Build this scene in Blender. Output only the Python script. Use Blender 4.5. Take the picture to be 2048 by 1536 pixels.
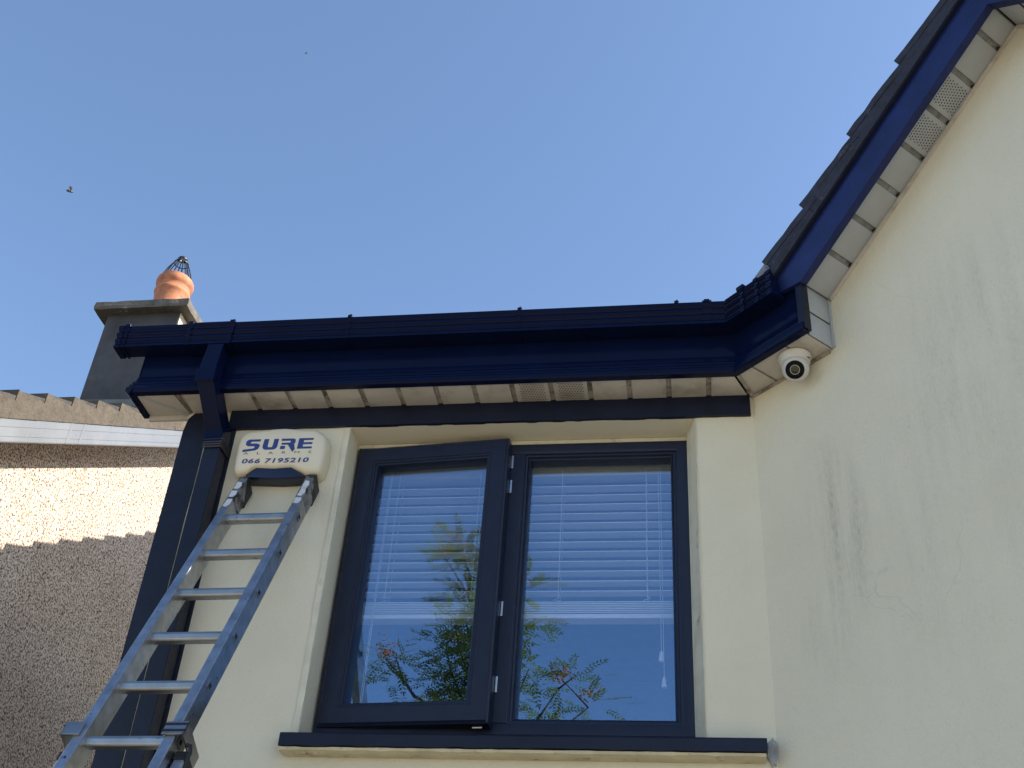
import bpy, bmesh, math, random
from mathutils import Vector, Matrix
random.seed(7)
for o in list(bpy.data.objects): bpy.data.objects.remove(o)
scene = bpy.context.scene
COL = scene.collection
R = math.radians

# ------------------------------------------------------------------ camera
F_PX = 2350.0
PITCH, ROLL, YAW = R(35.928), R(4.4205), R(10.6536)
CAM = Vector((0.0, -3.35, 1.6))
fwd = Vector((-math.sin(YAW)*math.cos(PITCH), math.cos(YAW)*math.cos(PITCH), math.sin(PITCH)))
rgt = Vector((math.cos(YAW), math.sin(YAW), 0)); upv = rgt.cross(fwd)
cr = math.cos(ROLL)*rgt + math.sin(ROLL)*upv
cu = -math.sin(ROLL)*rgt + math.cos(ROLL)*upv
camd = bpy.data.cameras.new('camera'); cam = bpy.data.objects.new('camera', camd); COL.objects.link(cam)
mw = Matrix.Identity(4)
for i in range(3):
    mw[i][0] = cr[i]; mw[i][1] = cu[i]; mw[i][2] = -fwd[i]; mw[i][3] = CAM[i]
cam.matrix_world = mw
camd.sensor_fit = 'HORIZONTAL'; camd.sensor_width = 36.0; camd.lens = 36.0*F_PX/2048.0
camd.clip_start = 0.05; camd.clip_end = 3000
scene.camera = cam
scene.render.resolution_x = 1024; scene.render.resolution_y = 768

# ------------------------------------------------------------------ sky and sun
SUN_AZ = R(4.0)                      # from +x towards +y
SUN_EL = R(33.2)
sdir = Vector((math.cos(SUN_AZ)*math.cos(SUN_EL), math.sin(SUN_AZ)*math.cos(SUN_EL), math.sin(SUN_EL)))
world = bpy.data.worlds.new('World'); scene.world = world; world.use_nodes = True
wn = world.node_tree; bg = wn.nodes['Background']
sky = wn.nodes.new('ShaderNodeTexSky'); sky.sky_type = 'NISHITA'; sky.sun_disc = False
sky.sun_elevation = SUN_EL
sky.sun_rotation = math.atan2(sdir.x, sdir.y)
sky.altitude = 0; sky.air_density = 1.0; sky.dust_density = 0.7; sky.ozone_density = 2.7
wn.links.new(sky.outputs['Color'], bg.inputs['Color']); bg.inputs['Strength'].default_value = 0.123
sl = bpy.data.lights.new('sun', 'SUN'); sl.energy = 4.6; sl.angle = R(0.53); sl.color = (1.0, 0.93, 0.82)
so = bpy.data.objects.new('sun', sl); COL.objects.link(so)
so.rotation_euler = sdir.to_track_quat('Z', 'Y').to_euler(); so.location = (6, 0, 9)
vs = scene.view_settings
vs.view_transform = 'Standard'; vs.look = 'None'; vs.exposure = 1.15; vs.gamma = 1.0; vs.use_curve_mapping = False

# ------------------------------------------------------------------ materials
MATS = {}
def nodes_of(name):
    m = bpy.data.materials.new(name); m.use_nodes = True
    nt = m.node_tree; return m, nt, nt.nodes['Principled BSDF']
def N(nt, t, **kw):
    n = nt.nodes.new(t)
    for k, v in kw.items(): setattr(n, k, v)
    return n
def pos(nt): return N(nt, 'ShaderNodeNewGeometry').outputs['Position']
def noise(nt, vec, scale, detail=4, rough=.55):
    n = N(nt, 'ShaderNodeTexNoise'); n.inputs['Scale'].default_value = scale
    n.inputs['Detail'].default_value = detail; n.inputs['Roughness'].default_value = rough
    nt.links.new(vec, n.inputs['Vector']); return n.outputs['Fac']
def ramp(nt, fac, stops):
    r = N(nt, 'ShaderNodeValToRGB'); e = r.color_ramp.elements
    while len(e) < len(stops): e.new(.5)
    for el, (p, c) in zip(e, stops):
        el.position = p; el.color = (c[0], c[1], c[2], 1) if isinstance(c, (tuple, list)) else (c, c, c, 1)
    nt.links.new(fac, r.inputs['Fac']); return r.outputs['Color']
def mixc(nt, fac, a, b, mode='MIX'):
    m = N(nt, 'ShaderNodeMix', data_type='RGBA', blend_type=mode)
    for s, v in ((0, fac), (6, a), (7, b)):
        if isinstance(v, (int, float)): m.inputs[s].default_value = v
        elif isinstance(v, (tuple, list)): m.inputs[s].default_value = (v[0], v[1], v[2], 1)
        else: nt.links.new(v, m.inputs[s])
    return m.outputs[2]
def mth(nt, op, a, b=None):
    m = N(nt, 'ShaderNodeMath', operation=op)
    for i, v in enumerate((a, b)):
        if v is None: continue
        if isinstance(v, (int, float)): m.inputs[i].default_value = v
        else: nt.links.new(v, m.inputs[i])
    return m.outputs[0]
def bump(nt, bs, h, strength, dist):
    b = N(nt, 'ShaderNodeBump'); b.inputs['Strength'].default_value = strength; b.inputs['Distance'].default_value = dist
    nt.links.new(h, b.inputs['Height']); nt.links.new(b.outputs['Normal'], bs.inputs['Normal'])
def scalev(nt, vec, s):
    m = N(nt, 'ShaderNodeMapping'); m.inputs['Scale'].default_value = s
    nt.links.new(vec, m.inputs['Vector']); return m.outputs['Vector']
def M(name, col, rough=.5, var=.12, vscale=6, bstr=.0, bscale=120, bdist=.002, metal=0, spec=.5, dirt=None, dscale=5, dthr=(.55, .75), stretch=None):
    if name in MATS: return MATS[name]
    m, nt, bs = nodes_of(name)
    p = pos(nt)
    if stretch: p = scalev(nt, p, stretch)
    f = noise(nt, p, vscale, 5)
    c = ramp(nt, f, [(.3, tuple(x*(1-var) for x in col)), (.7, tuple(min(1, x*(1+var)) for x in col))])
    if dirt is not None:
        d = noise(nt, p, dscale, 8, .65); d = ramp(nt, d, [(dthr[0], 0.0), (dthr[1], 1.0)])
        c = mixc(nt, d, c, dirt)
    nt.links.new(c, bs.inputs['Base Color'])
    rr = ramp(nt, noise(nt, p, vscale*2.3, 4), [(.3, max(.02, rough*.82)), (.7, min(1, rough*1.2))])
    nt.links.new(rr, bs.inputs['Roughness'])
    bs.inputs['Metallic'].default_value = metal; bs.inputs['Specular IOR Level'].default_value = spec
    if bstr: bump(nt, bs, noise(nt, p, bscale, 4, .6), bstr, bdist)
    MATS[name] = m; return m

def wall_mat():
    m, nt, bs = nodes_of('cream_render')
    p = pos(nt)
    base = ramp(nt, noise(nt, p, 2.2, 5), [(.3, (.655, .620, .490)), (.7, (.705, .670, .535))])
    fine = noise(nt, p, 160, 3, .6)
    base = mixc(nt, ramp(nt, fine, [(.60, 0.0), (.74, .22)]), base, (.32, .31, .25))
    # weather streaks that run down the gable wall (a shape of their own)
    sep = N(nt, 'ShaderNodeSeparateXYZ'); nt.links.new(p, sep.inputs[0])
    tt = mth(nt, 'MULTIPLY', mth(nt, 'SUBTRACT', mth(nt, 'SUBTRACT', sep.outputs[0], .21), sep.outputs[1]), .7071)
    comb = N(nt, 'ShaderNodeCombineXYZ')
    nt.links.new(mth(nt, 'MULTIPLY', tt, 20.0), comb.inputs[0]); nt.links.new(mth(nt, 'MULTIPLY', sep.outputs[2], 2.0), comb.inputs[1])
    st = noise(nt, comb.outputs[0], 1.0, 6, .65)
    st = ramp(nt, st, [(.42, 0.0), (.74, 1.0)])
    comb2 = N(nt, 'ShaderNodeCombineXYZ')
    nt.links.new(mth(nt, 'MULTIPLY', tt, 160.0), comb2.inputs[0]); nt.links.new(mth(nt, 'MULTIPLY', sep.outputs[2], 40.0), comb2.inputs[1])
    gr = ramp(nt, noise(nt, comb2.outputs[0], 1.0, 4, .7), [(.36, 0.1), (.70, 1.0)])
    st = mth(nt, 'MULTIPLY', st, gr)
    def blob(t0, z0, rt, rz):
        a = mth(nt, 'DIVIDE', mth(nt, 'SUBTRACT', tt, t0), rt); b = mth(nt, 'DIVIDE', mth(nt, 'SUBTRACT', sep.outputs[2], z0), rz)
        d = mth(nt, 'ADD', mth(nt, 'MULTIPLY', a, a), mth(nt, 'MULTIPLY', b, b))
        return mth(nt, 'MAXIMUM', mth(nt, 'SUBTRACT', 1.0, d), 0.0)
    mask = mth(nt, 'ADD', mth(nt, 'ADD', blob(.30, 3.36, .13, .36), mth(nt, 'MULTIPLY', blob(.22, 3.05, .12, .18), .5)),
               mth(nt, 'ADD', mth(nt, 'MULTIPLY', blob(.85, 3.75, .34, .5), .45), mth(nt, 'MULTIPLY', blob(.62, 3.2, .3, .5), .25)))
    fac = mth(nt, 'MINIMUM', mth(nt, 'MULTIPLY', mth(nt, 'MULTIPLY', st, mask), .75), .42)
    base = mixc(nt, fac, base, (.17, .17, .15))
    # fine rain grime specks all over
    sp = ramp(nt, noise(nt, scalev(nt, p, (1, 1, .5)), 48, 8, .75), [(.64, 0.0), (.74, .35)])
    base = mixc(nt, sp, base, (.26, .26, .22))
    # hairline cracks
    vo = N(nt, 'ShaderNodeTexVoronoi', feature='DISTANCE_TO_EDGE'); vo.inputs['Scale'].default_value = 1.7
    wp = N(nt, 'ShaderNodeTexNoise'); wp.inputs['Scale'].default_value = 6; wp.inputs['Detail'].default_value = 5; nt.links.new(p, wp.inputs['Vector'])
    va = N(nt, 'ShaderNodeVectorMath', operation='MULTIPLY_ADD'); nt.links.new(wp.outputs['Color'], va.inputs[0]); va.inputs[1].default_value = (.16, .16, .16); nt.links.new(p, va.inputs[2])
    nt.links.new(va.outputs[0], vo.inputs['Vector'])
    ck = ramp(nt, vo.outputs['Distance'], [(0.0, 1.0), (.0035, 0.0)])
    ck = mth(nt, 'MULTIPLY', ck, ramp(nt, noise(nt, p, 1.9, 3), [(.54, 0.0), (.66, .2)]))
    base = mixc(nt, ck, base, (.25, .24, .19))
    nt.links.new(base, bs.inputs['Base Color']); bs.inputs['Roughness'].default_value = .85
    bs.inputs['Specular IOR Level'].default_value = .25
    h = mth(nt, 'ADD', mth(nt, 'MULTIPLY', noise(nt, p, 9, 4), 2.2), noise(nt, p, 130, 4, .65))
    bump(nt, bs, h, .5, .005)
    return m
def pebble_mat():
    m, nt, bs = nodes_of('pebble_dash')
    p = pos(nt)
    warp = N(nt, 'ShaderNodeTexNoise'); warp.inputs['Scale'].default_value = 30; nt.links.new(p, warp.inputs['Vector'])
    wv = N(nt, 'ShaderNodeVectorMath', operation='SCALE'); wv.inputs['Scale'].default_value = .03
    nt.links.new(warp.outputs['Color'], wv.inputs[0])
    pv = N(nt, 'ShaderNodeVectorMath', operation='ADD'); nt.links.new(p, pv.inputs[0]); nt.links.new(wv.outputs[0], pv.inputs[1])
    n1 = noise(nt, pv.outputs[0], 84, 2.0, .55)
    col = ramp(nt, n1, [(.36, (.11, .082, .062)), (.45, (.34, .27, .215)), (.53, (.66, .56, .46)), (.7, (.78, .69, .585))])
    tint = ramp(nt, noise(nt, p, 2.0, 4), [(.35, (.92, .88, .86)), (.65, (1.0, 1.0, 1.0))])
    col = mixc(nt, 1.0, col, tint, 'MULTIPLY')
    red = ramp(nt, noise(nt, p, 90, 2), [(.68, 0.0), (.72, .6)])
    col = mixc(nt, red, col, (.20, .09, .05))
    nt.links.new(col, bs.inputs['Base Color']); bs.inputs['Roughness'].default_value = .9
    bs.inputs['Specular IOR Level'].default_value = .2
    bump(nt, bs, n1, .8, .012)
    return m
def glass_mat():
    m, nt, bs = nodes_of('window_glass')
    nt.nodes.remove(bs)
    out = nt.nodes['Material Output']
    tr = N(nt, 'ShaderNodeBsdfTransparent'); tr.inputs[0].default_value = (.93, .955, .97, 1)
    gl = N(nt, 'ShaderNodeBsdfGlossy'); gl.inputs['Roughness'].default_value = .0; gl.inputs['Color'].default_value = (.52, .73, 1.0, 1)
    lw = N(nt, 'ShaderNodeLayerWeight'); lw.inputs['Blend'].default_value = .5
    fz = mth(nt, 'ADD', mth(nt, 'MULTIPLY', mth(nt, 'POWER', lw.outputs['Facing'], 4.0), .76), .208)
    mx = N(nt, 'ShaderNodeMixShader'); nt.links.new(fz, mx.inputs[0])
    nt.links.new(tr.outputs[0], mx.inputs[1]); nt.links.new(gl.outputs[0], mx.inputs[2]); nt.links.new(mx.outputs[0], out.inputs['Surface'])
    return m
def leaf_mat(name, a, b):
    m, nt, bs = nodes_of(name)
    c = ramp(nt, noise(nt, pos(nt), 5, 3), [(.35, a), (.65, b)])
    nt.links.new(c, bs.inputs['Base Color']); bs.inputs['Roughness'].default_value = .5
    tl = N(nt, 'ShaderNodeBsdfTranslucent'); nt.links.new(c, tl.inputs['Color'])
    mx = N(nt, 'ShaderNodeMixShader'); mx.inputs[0].default_value = .5
    out = nt.nodes['Material Output']
    nt.links.new(bs.outputs[0], mx.inputs[1]); nt.links.new(tl.outputs[0], mx.inputs[2]); nt.links.new(mx.outputs[0], out.inputs['Surface'])
    return m

m_wall = wall_mat(); m_pebble = pebble_mat(); m_glass = glass_mat()
m_navy_gloss = M('navy_gloss_plastic', (.0028, .0066, .030), .17, .15, 5, .04, 30, .002, spec=.11)
m_navy_paint = M('navy_brushed_paint', (.0060, .0095, .026), .42, .22, 9, .25, 70, .003, spec=.3, stretch=(1, 1, 1))
m_navy_barge = M('navy_timber_paint', (.0085, .017, .090), .40, .25, 9, .4, 70, .003, spec=.32, stretch=(1, 1, 1))
m_navy_frame = M('navy_window_frame', (.0090, .0140, .036), .36, .12, 20, .12, 300, .0006, spec=.35)
m_navy_speck = M('navy_scuffed_paint', (.009, .012, .026), .5, .3, 40, .3, 90, .003, dirt=(.06, .055, .05), dscale=60, dthr=(.6, .7))
m_soffit = M('aged_white_plastic', (.50, .47, .42), .45, .10, 5, .08, 60, .001, dirt=(.24, .21, .165), dscale=9, dthr=(.52, .80))
m_soffit_groove = M('grimy_groove_plastic', (.33, .30, .26), .6, .3, 22, .1, 60, .001, dirt=(.10, .085, .07), dscale=26, dthr=(.48, .66))
m_soffit_clean = M('pale_plastic', (.375, .405, .425), .4, .08, 5, .05, 60, .001, dirt=(.36, .34, .30), dscale=12, dthr=(.56, .85))
m_hole = M('vent_hole_dark', (.02, .018, .015), .9, .1)
m_cream = M('cream_sill_paint', (.56, .50, .34), .8, .15, 10, .5, 90, .004, dirt=(.20, .16, .10), dscale=18, dthr=(.56, .72))
m_bead = M('plaster_bead', (.62, .60, .48), .85, .12, 14, .6, 70, .004, dirt=(.30, .28, .22), dscale=16, dthr=(.60, .75))
m_tile = M('dark_roof_tile', (.045, .042, .050), .8, .35, 14, .7, 60, .006, dirt=(.16, .13, .12), dscale=16, dthr=(.60, .66))
m_tile_n = M('brown_roof_tile', (.050, .042, .036), .85, .3, 14, .6, 60, .006)
m_mortar = M('verge_mortar', (.082, .066, .048), .95, .22, 12, .9, 50, .01, dirt=(.05, .042, .034), dscale=22, dthr=(.60, .70))
m_alu_barge = M('white_plastic_trim', (.185, .193, .205), .28, .1, 3, .06, 5, .01, spec=.6, dirt=(.24, .23, .22), dscale=7, dthr=(.62, .85))
m_soffit_brown = M('stained_soffit', (.26, .19, .13), .7, .2, 8)
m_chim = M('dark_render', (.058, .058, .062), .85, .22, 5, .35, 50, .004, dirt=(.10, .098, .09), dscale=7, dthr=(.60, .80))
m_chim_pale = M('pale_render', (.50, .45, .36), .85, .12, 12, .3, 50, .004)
m_cap = M('weathered_concrete', (.105, .092, .078), .95, .3, 14, .8, 45, .012, dirt=(.30, .27, .22), dscale=16, dthr=(.60, .72))
m_terra = M('terracotta', (.40, .155, .075), .75, .28, 16, .2, 60, .002)
m_wire = M('black_wire', (.012, .012, .014), .45, .2)
m_alu = M('ladder_aluminium', (.34, .345, .355), .36, .14, 18, .12, 90, .001, metal=1.0, dirt=(.10, .095, .09), dscale=34, dthr=(.62, .72))
m_alu_rail = M('scuffed_aluminium', (.42, .425, .435), .33, .24, 22, .15, 60, .001, metal=1.0, dirt=(.055, .05, .05), dscale=28, dthr=(.64, .69))
m_alu_top = M('paint_splashed_aluminium', (.24, .245, .25), .5, .25, 22, .4, 60, .002, metal=.6, dirt=(.04, .04, .045), dscale=24, dthr=(.5, .56))
m_splash = M('white_paint_splash', (.55, .56, .56), .6, .15, 30, .5, 80, .002)
m_rubber = M('black_rubber', (.012, .012, .013), .6, .2)
m_steel = M('zinc_plate', (.6, .61, .63), .3, .1, 20, metal=1.0)
m_box = M('ivory_plastic', (.66, .61, .47), .42, .06, 5, .04, 40, .001)
m_print = M('blue_print', (.022, .045, .20), .5, .1)
m_print_thin = M('grey_print', (.10, .10, .12), .5, .1)
m_lens_blue = M('navy_strobe_lens', (.006, .010, .035), .2, .1)
m_white = M('white_camera_plastic', (.58, .575, .54), .38, .06, 8)
m_black_gloss = M('black_gloss', (.004, .004, .006), .3, .1, spec=.1)
m_lens = M('lens_coating', (.03, .033, .018), .08, .3, 60)
m_blind = M('white_blind_slat', (.84, .85, .86), .4, .05)
m_cord = M('white_cord', (.75, .76, .78), .6, .05)
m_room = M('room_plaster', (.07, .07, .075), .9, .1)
m_ground = M('ground_paving', (.36, .30, .215), .9, .2, 2, .3, 30, .01)
m_bark = M('rowan_bark', (.11, .09, .075), .9, .3, 14, .7, 40, .01)
m_leafm = leaf_mat('rowan_leaf', (.110, .170, .020), (.215, .260, .040))
m_berry = M('orange_berry', (.46, .16, .06), .45, .3, 20)
m_felt = M('grey_felt', (.20, .20, .22), .8, .2)
m_bee = M('insect_body', (.05, .035, .02), .5, .4, 400)
m_wing = M('insect_wing', (.12, .09, .08), .4, .2)
m_strap = M('dark_cord', (.03, .03, .04), .6, .3)

# ------------------------------------------------------------------ mesh helpers
class MB:
    def __init__(s): s.v = []; s.f = []
    def add(s, vs, fs):
        b = len(s.v); s.v += [Vector(p) for p in vs]; s.f += [tuple(b+i for i in f) for f in fs]; return s
    def box(s, x0, x1, y0, y1, z0, z1, mt=None):
        vs = [Vector((x, y, z)) for z in (z0, z1) for y in (y0, y1) for x in (x0, x1)]
        if mt: vs = [mt @ p for p in vs]
        return s.add(vs, [(0, 2, 3, 1), (4, 5, 7, 6), (0, 1, 5, 4), (2, 6, 7, 3), (0, 4, 6, 2), (1, 3, 7, 5)])
    def prism(s, A, B):
        n = len(A); return s.add(list(A)+list(B), [tuple(range(n-1, -1, -1)), tuple(range(n, 2*n))] + [(i, (i+1) % n, n+(i+1) % n, n+i) for i in range(n)])
    def sweep(s, rings, closed=True, caps=True):
        n = len(rings[0]); vs = [p for r_ in rings for p in r_]; fs = []
        for k in range(len(rings)-1):
            for i in range(n if closed else n-1):
                j = (i+1) % n; fs.append((k*n+i, k*n+j, (k+1)*n+j, (k+1)*n+i))
        if caps and closed:
            fs.append(tuple(range(n-1, -1, -1))); fs.append(tuple((len(rings)-1)*n+i for i in range(n)))
        return s.add(vs, fs)
    def tube(s, pts, rad, n=8):
        pts = [Vector(p) for p in pts]; rings = []
        for i, p in enumerate(pts):
            d = (pts[min(i+1, len(pts)-1)]-pts[max(i-1, 0)]).normalized()
            a = d.cross(Vector((0, 0, 1)) if abs(d.z) < .9 else Vector((1, 0, 0))).normalized(); b = d.cross(a)
            r_ = rad[i] if isinstance(rad, (list, tuple)) else rad
            rings.append([p+a*math.cos(2*math.pi*k/n)*r_+b*math.sin(2*math.pi*k/n)*r_ for k in range(n)])
        return s.sweep(rings)
    def lathe(s, c, prof, n=32, axis=None, caps=True):
        c = Vector(c); q = Vector(axis).normalized().to_track_quat('Z', 'Y').to_matrix() if axis else Matrix.Identity(3)
        rings = [[c+q @ Vector((r_*math.cos(2*math.pi*k/n), r_*math.sin(2*math.pi*k/n), h)) for k in range(n)] for r_, h in prof]
        return s.sweep(rings, caps=caps)
def finish(me, smooth, bevel_obj=None): pass
def mesh_obj(name, mb, mat, parent=None, loc=None, smooth=False, bevel=0, segs=2, fixn=True):
    me = bpy.data.meshes.new(name); me.from_pydata([tuple(p) for p in mb.v], [], mb.f); me.update()
    if fixn or smooth or bevel:
        bm = bmesh.new(); bm.from_mesh(me)
        if bevel:
            ed = [e for e in bm.edges if len(e.link_faces) == 2 and e.calc_face_angle(0) > .5]
            bmesh.ops.recalc_face_normals(bm, faces=bm.faces)
            bmesh.ops.bevel(bm, geom=ed, offset=bevel, segments=segs, affect='EDGES', profile=.5, clamp_overlap=True)
        if fixn: bmesh.ops.recalc_face_normals(bm, faces=bm.faces)
        bm.to_mesh(me); bm.free()
    if smooth:
        me.shade_smooth()
        if smooth != 'full' and hasattr(me, 'set_sharp_from_angle'): me.set_sharp_from_angle(angle=R(38))
    me.materials.append(mat)
    return link(name, me, parent, loc)
def wloc(o):
    v = Vector(o.location)
    while o.parent: o = o.parent; v = v + o.location
    return v
def link(name, me, parent=None, loc=None, rot=None):
    o = bpy.data.objects.new(name, me); COL.objects.link(o)
    o.location = Vector(loc or (0, 0, 0))
    if rot: o.rotation_euler = rot
    if parent: o.location = o.location - wloc(parent); o.parent = parent
    return o
def thing(name, label, cat, loc=(0, 0, 0), group=None):
    o = bpy.data.objects.new(name, None); COL.objects.link(o); o.location = loc
    o.empty_display_size = .1; tag(o, label, cat, group); return o
def part(name, parent, loc=(0, 0, 0)):
    o = bpy.data.objects.new(name, None); COL.objects.link(o); o.location = Vector(loc)-wloc(parent); o.parent = parent
    o.empty_display_size = .05; return o
def tag(o, label, cat, group=None):
    o['label'] = label; o['category'] = cat
    if group: o['group'] = group
def struct(o): o['kind'] = 'structure'; return o

# plan of the two walls: A along x at y=0, B turns 45 degrees forward at the corner
CX = .21; Q = math.sqrt(.5)
def PB(t, o, z=0): return Vector((CX+t*Q-o*Q, -t*Q-o*Q, z))
def PA(x, o, z=0): return Vector((x, -o, z))
def mit(o): return CX-.41421*o
def sweepAB(prof, x0, t1):
    return [[PA(x0, o, z) for o, z in prof], [PA(mit(o), o, z) for o, z in prof], [PB(t1, o, z) for o, z in prof]]

# ------------------------------------------------------------------ ground
g = mesh_obj('ground', MB().add([(-400, -400, 0), (400, -400, 0), (400, 400, 0), (-400, 400, 0)], [(0, 1, 2, 3)]), m_ground); struct(g)

# ================================================================== HOUSE
house = thing('house', 'cream rendered house with navy eaves, window and gable on the right', 'house', (-.8, 0, 0))
ZS = 3.98                                    # soffit level
RK = .722                                    # rake slope of the gable
def rake(t): return 4.172+RK*(t-.37)         # lower edge of the barge board
TA = 1.195                                   # apex
# front wall with the window opening, edges slightly uneven
OX0, OX1, OZ0, OZ1 = -1.2, .012, 2.775, 3.9
def rough_line(p, q, n, amp, seed):
    rnd = random.Random(seed); p = Vector(p); q = Vector(q)
    return [p.lerp(q, i/n)+Vector((rnd.uniform(-amp, amp), 0, rnd.uniform(-amp, amp)))*(0 if i in (0, n) else 1) for i in range(n+1)]
w = MB()
XL, XR, ZT = -1.83, CX, 4.2
for (x0, x1, z0, z1) in ((XL, OX0, 0, ZT), (OX1, XR, 0, ZT), (OX0, OX1, 0, OZ0), (OX0, OX1, OZ1, ZT)):
    w.add([(x0, 0, z0), (x1, 0, z0), (x1, 0, z1), (x0, 0, z1)], [(0, 1, 2, 3)])
D = .3
w.add([(OX0, 0, OZ0), (OX0, 0, OZ1), (OX0, D, OZ1), (OX0, D, OZ0)], [(0, 1, 2, 3)])
w.add([(OX1, 0, OZ0), (OX1, 0, OZ1), (-.018, .102, OZ1), (-.018, .102, OZ0)], [(3, 2, 1, 0)])
w.add([(-.018, .102, OZ0), (-.018, .102, OZ1), (-.018, D, OZ1), (-.018, D, OZ0)], [(3, 2, 1, 0)])
w.add([(OX0, 0, OZ1), (OX1, 0, OZ1), (OX1, D, OZ1), (OX0, D, OZ1)], [(0, 1, 2, 3)])
w.add([(OX0, 0, OZ0), (OX1, 0, OZ0), (OX1, D, OZ0), (OX0, D, OZ0)], [(3, 2, 1, 0)])
mesh_obj('front_wall', w, m_wall, house, fixn=False)
mesh_obj('side_wall', MB().box(XL+.001, XL+.2, .001, 6, 0, 4.15), m_wall, house)
mesh_obj('back_wall', MB().box(XL+.2, 6, 5.8, 6, 0, 4.1), m_wall, house)
# gable wall (plane B) up to the soffit line
GW = 2*TA
pts = [(0, 0), (GW, 0), (GW, 4.0), (GW-.36, 4.21), (TA, rake(TA)+.012), (.36, 4.21), (.0, 4.21)]
pts = [(0, 0), (GW+.3, 0), (GW+.3, 4.18), (GW-.36, 4.18), (TA, rake(TA)+.02), (.36, rake(.36)+.02), (0, 4.18)]
mesh_obj('gable_wall', MB().prism([PB(t, 0, z) for t, z in pts], [PB(t, -.25, z) for t, z in pts]), m_wall, house)
gp = [PB(GW+.3, 0), PB(GW+.3, -5)]
mesh_obj('side_wall', MB().prism([gp[0], gp[1], gp[1]+Vector((0, 0, 4.18)), gp[0]+Vector((0, 0, 4.18))],
         [PB(GW+.1, -.26), PB(GW+.1, -5), PB(GW+.1, -5, 4.18), PB(GW+.1, -.26, 4.18)]), m_wall, house)
# plaster beads round the window opening
def strip(poly_front, poly_back, name, mat, parent=house, **k): return mesh_obj(name, MB().prism(poly_front, poly_back), mat, parent, **k)
for sx, x, wd in ((-1, OX0, .020),):
    n = 26; outer = rough_line((x+sx*wd, 0, OZ0+.003), (x+sx*wd, 0, OZ1-.004), n, .0022, 3+sx); inner = rough_line((x+.0005*sx, 0, OZ0+.003), (x+.0005*sx, 0, OZ1-.004), n, .0010, 9+sx)
    loop = outer+inner[::-1]
    strip([p+Vector((0, -.006, 0)) for p in loop], [p+Vector((0, .002, 0)) for p in loop], 'plaster_bead', m_bead)
n = 26; o_ = rough_line((OX1+.002, 0, OZ0+.003), (OX1+.002, 0, OZ1-.004), n, .0016, 31); i_ = rough_line((-.0165, 0, OZ0+.003), (-.0165, 0, OZ1-.004), n, .0005, 32)
mesh_obj('reveal_plaster', MB().prism([p+Vector((0, -.004, 0)) for p in o_]+[p+Vector((0, .094, 0)) for p in i_[::-1]], [p+Vector((.002, .012, 0)) for p in o_]+[p+Vector((.004, .098, 0)) for p in i_[::-1]]), m_bead, house)
# navy frieze board under the soffit with a hand-painted lower edge
lo = rough_line((-1.66, 0, 3.900), (.2, 0, 3.900), 60, .0010, 21)
for p in lo: p.x = min(.2, max(-1.66, p.x))
up = [Vector((.2, 0, 3.984)), Vector((-1.66, 0, 3.984))]
lp = lo+up
strip([p+Vector((0, -.014, 0)) for p in lp], [p+Vector((0, .002, 0)) for p in lp], 'frieze_board', m_navy_paint)
# navy corner band
rb = rough_line((-1.737, 0, .0), (-1.741, 0, 3.9), 60, .0012, 5)
for p in rb: p.z = max(0, p.z)
lp = rb+[Vector((-1.741, 0, 3.979)), Vector((-1.805, 0, 3.979)), Vector((-1.826, 0, 3.955)), Vector((-1.834, 0, 3.90)), Vector((-1.834, 0, 0))]
strip([p+Vector((0, -.005, 0)) for p in lp], [p+Vector((0, .05, 0)) for p in lp], 'corner_band', m_navy_paint)
# lap of navy paint behind the downpipe
strip([Vector((-1.700, -.003, 0)), Vector((-1.628, -.003, 0)), Vector((-1.630, -.003, 3.9)), Vector((-1.700, -.003, 3.9))],
      [Vector((-1.700, .002, 0)), Vector((-1.628, .002, 0)), Vector((-1.630, .002, 3.9)), Vector((-1.700, .002, 3.9))], 'painted_strip', m_navy_speck)

# ---- fascia with moulded foot, runs along A then turns onto B
FP = [(.130, 4.24), (.130, 3.974), (.154, 3.974), (.159, 3.979), (.159, 3.994), (.156, 3.999), (.153, 4.000), (.153, 4.008), (.150, 4.014), (.147, 4.015), (.147, 4.024), (.144, 4.031), (.141, 4.032), (.137, 4.054), (.136, 4.055), (.136, 4.24)]
fa = mesh_obj('fascia_board', MB().sweep(sweepAB(FP, -1.985, .366)), m_navy_gloss, house, bevel=.0008)
# fascia return upstand on B to the barge
pl = [(.06, 4.2), (.30, 4.2), (.366, 4.165), (.366, 4.06), (.345, 4.06), (.345, 4.19), (.06, 4.19)]
up = [(.10, 4.06), (.345, 4.06), (.345, 4.15), (.366, 4.172), (.366, 4.20), (.24, 4.265), (.10, 4.265)]
mesh_obj('fascia_return', MB().prism([PB(t, .137, z) for t, z in up], [PB(t, .131, z) for t, z in up]), m_navy_gloss, house)
mesh_obj('fascia_corner_trim', MB().prism([PB(.345, .150, 3.99), PB(.371, .150, 3.985), PB(.371, .150, 4.172), PB(.345, .150, 4.18)], [PB(.345, .118, 3.99), PB(.371, .118, 3.985), PB(.371, .118, 4.172), PB(.345, .118, 4.18)]), m_navy_paint, house, bevel=.002)
# left box end
fe = MB()
rings = []
ex = lambda o: -1.985-(o-.130)
fe.sweep([[Vector((-1.985-(o-.130), -o, z)) for o, z in FP], [Vector((-1.985-(o-.130), .012, z)) for o, z in FP]])
mesh_obj('fascia_end', fe, m_navy_gloss, house, smooth=True)
mesh_obj('box_end_board', MB().box(-1.986, -1.79, .004, .016, 3.960, 4.2), m_soffit, house)
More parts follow.
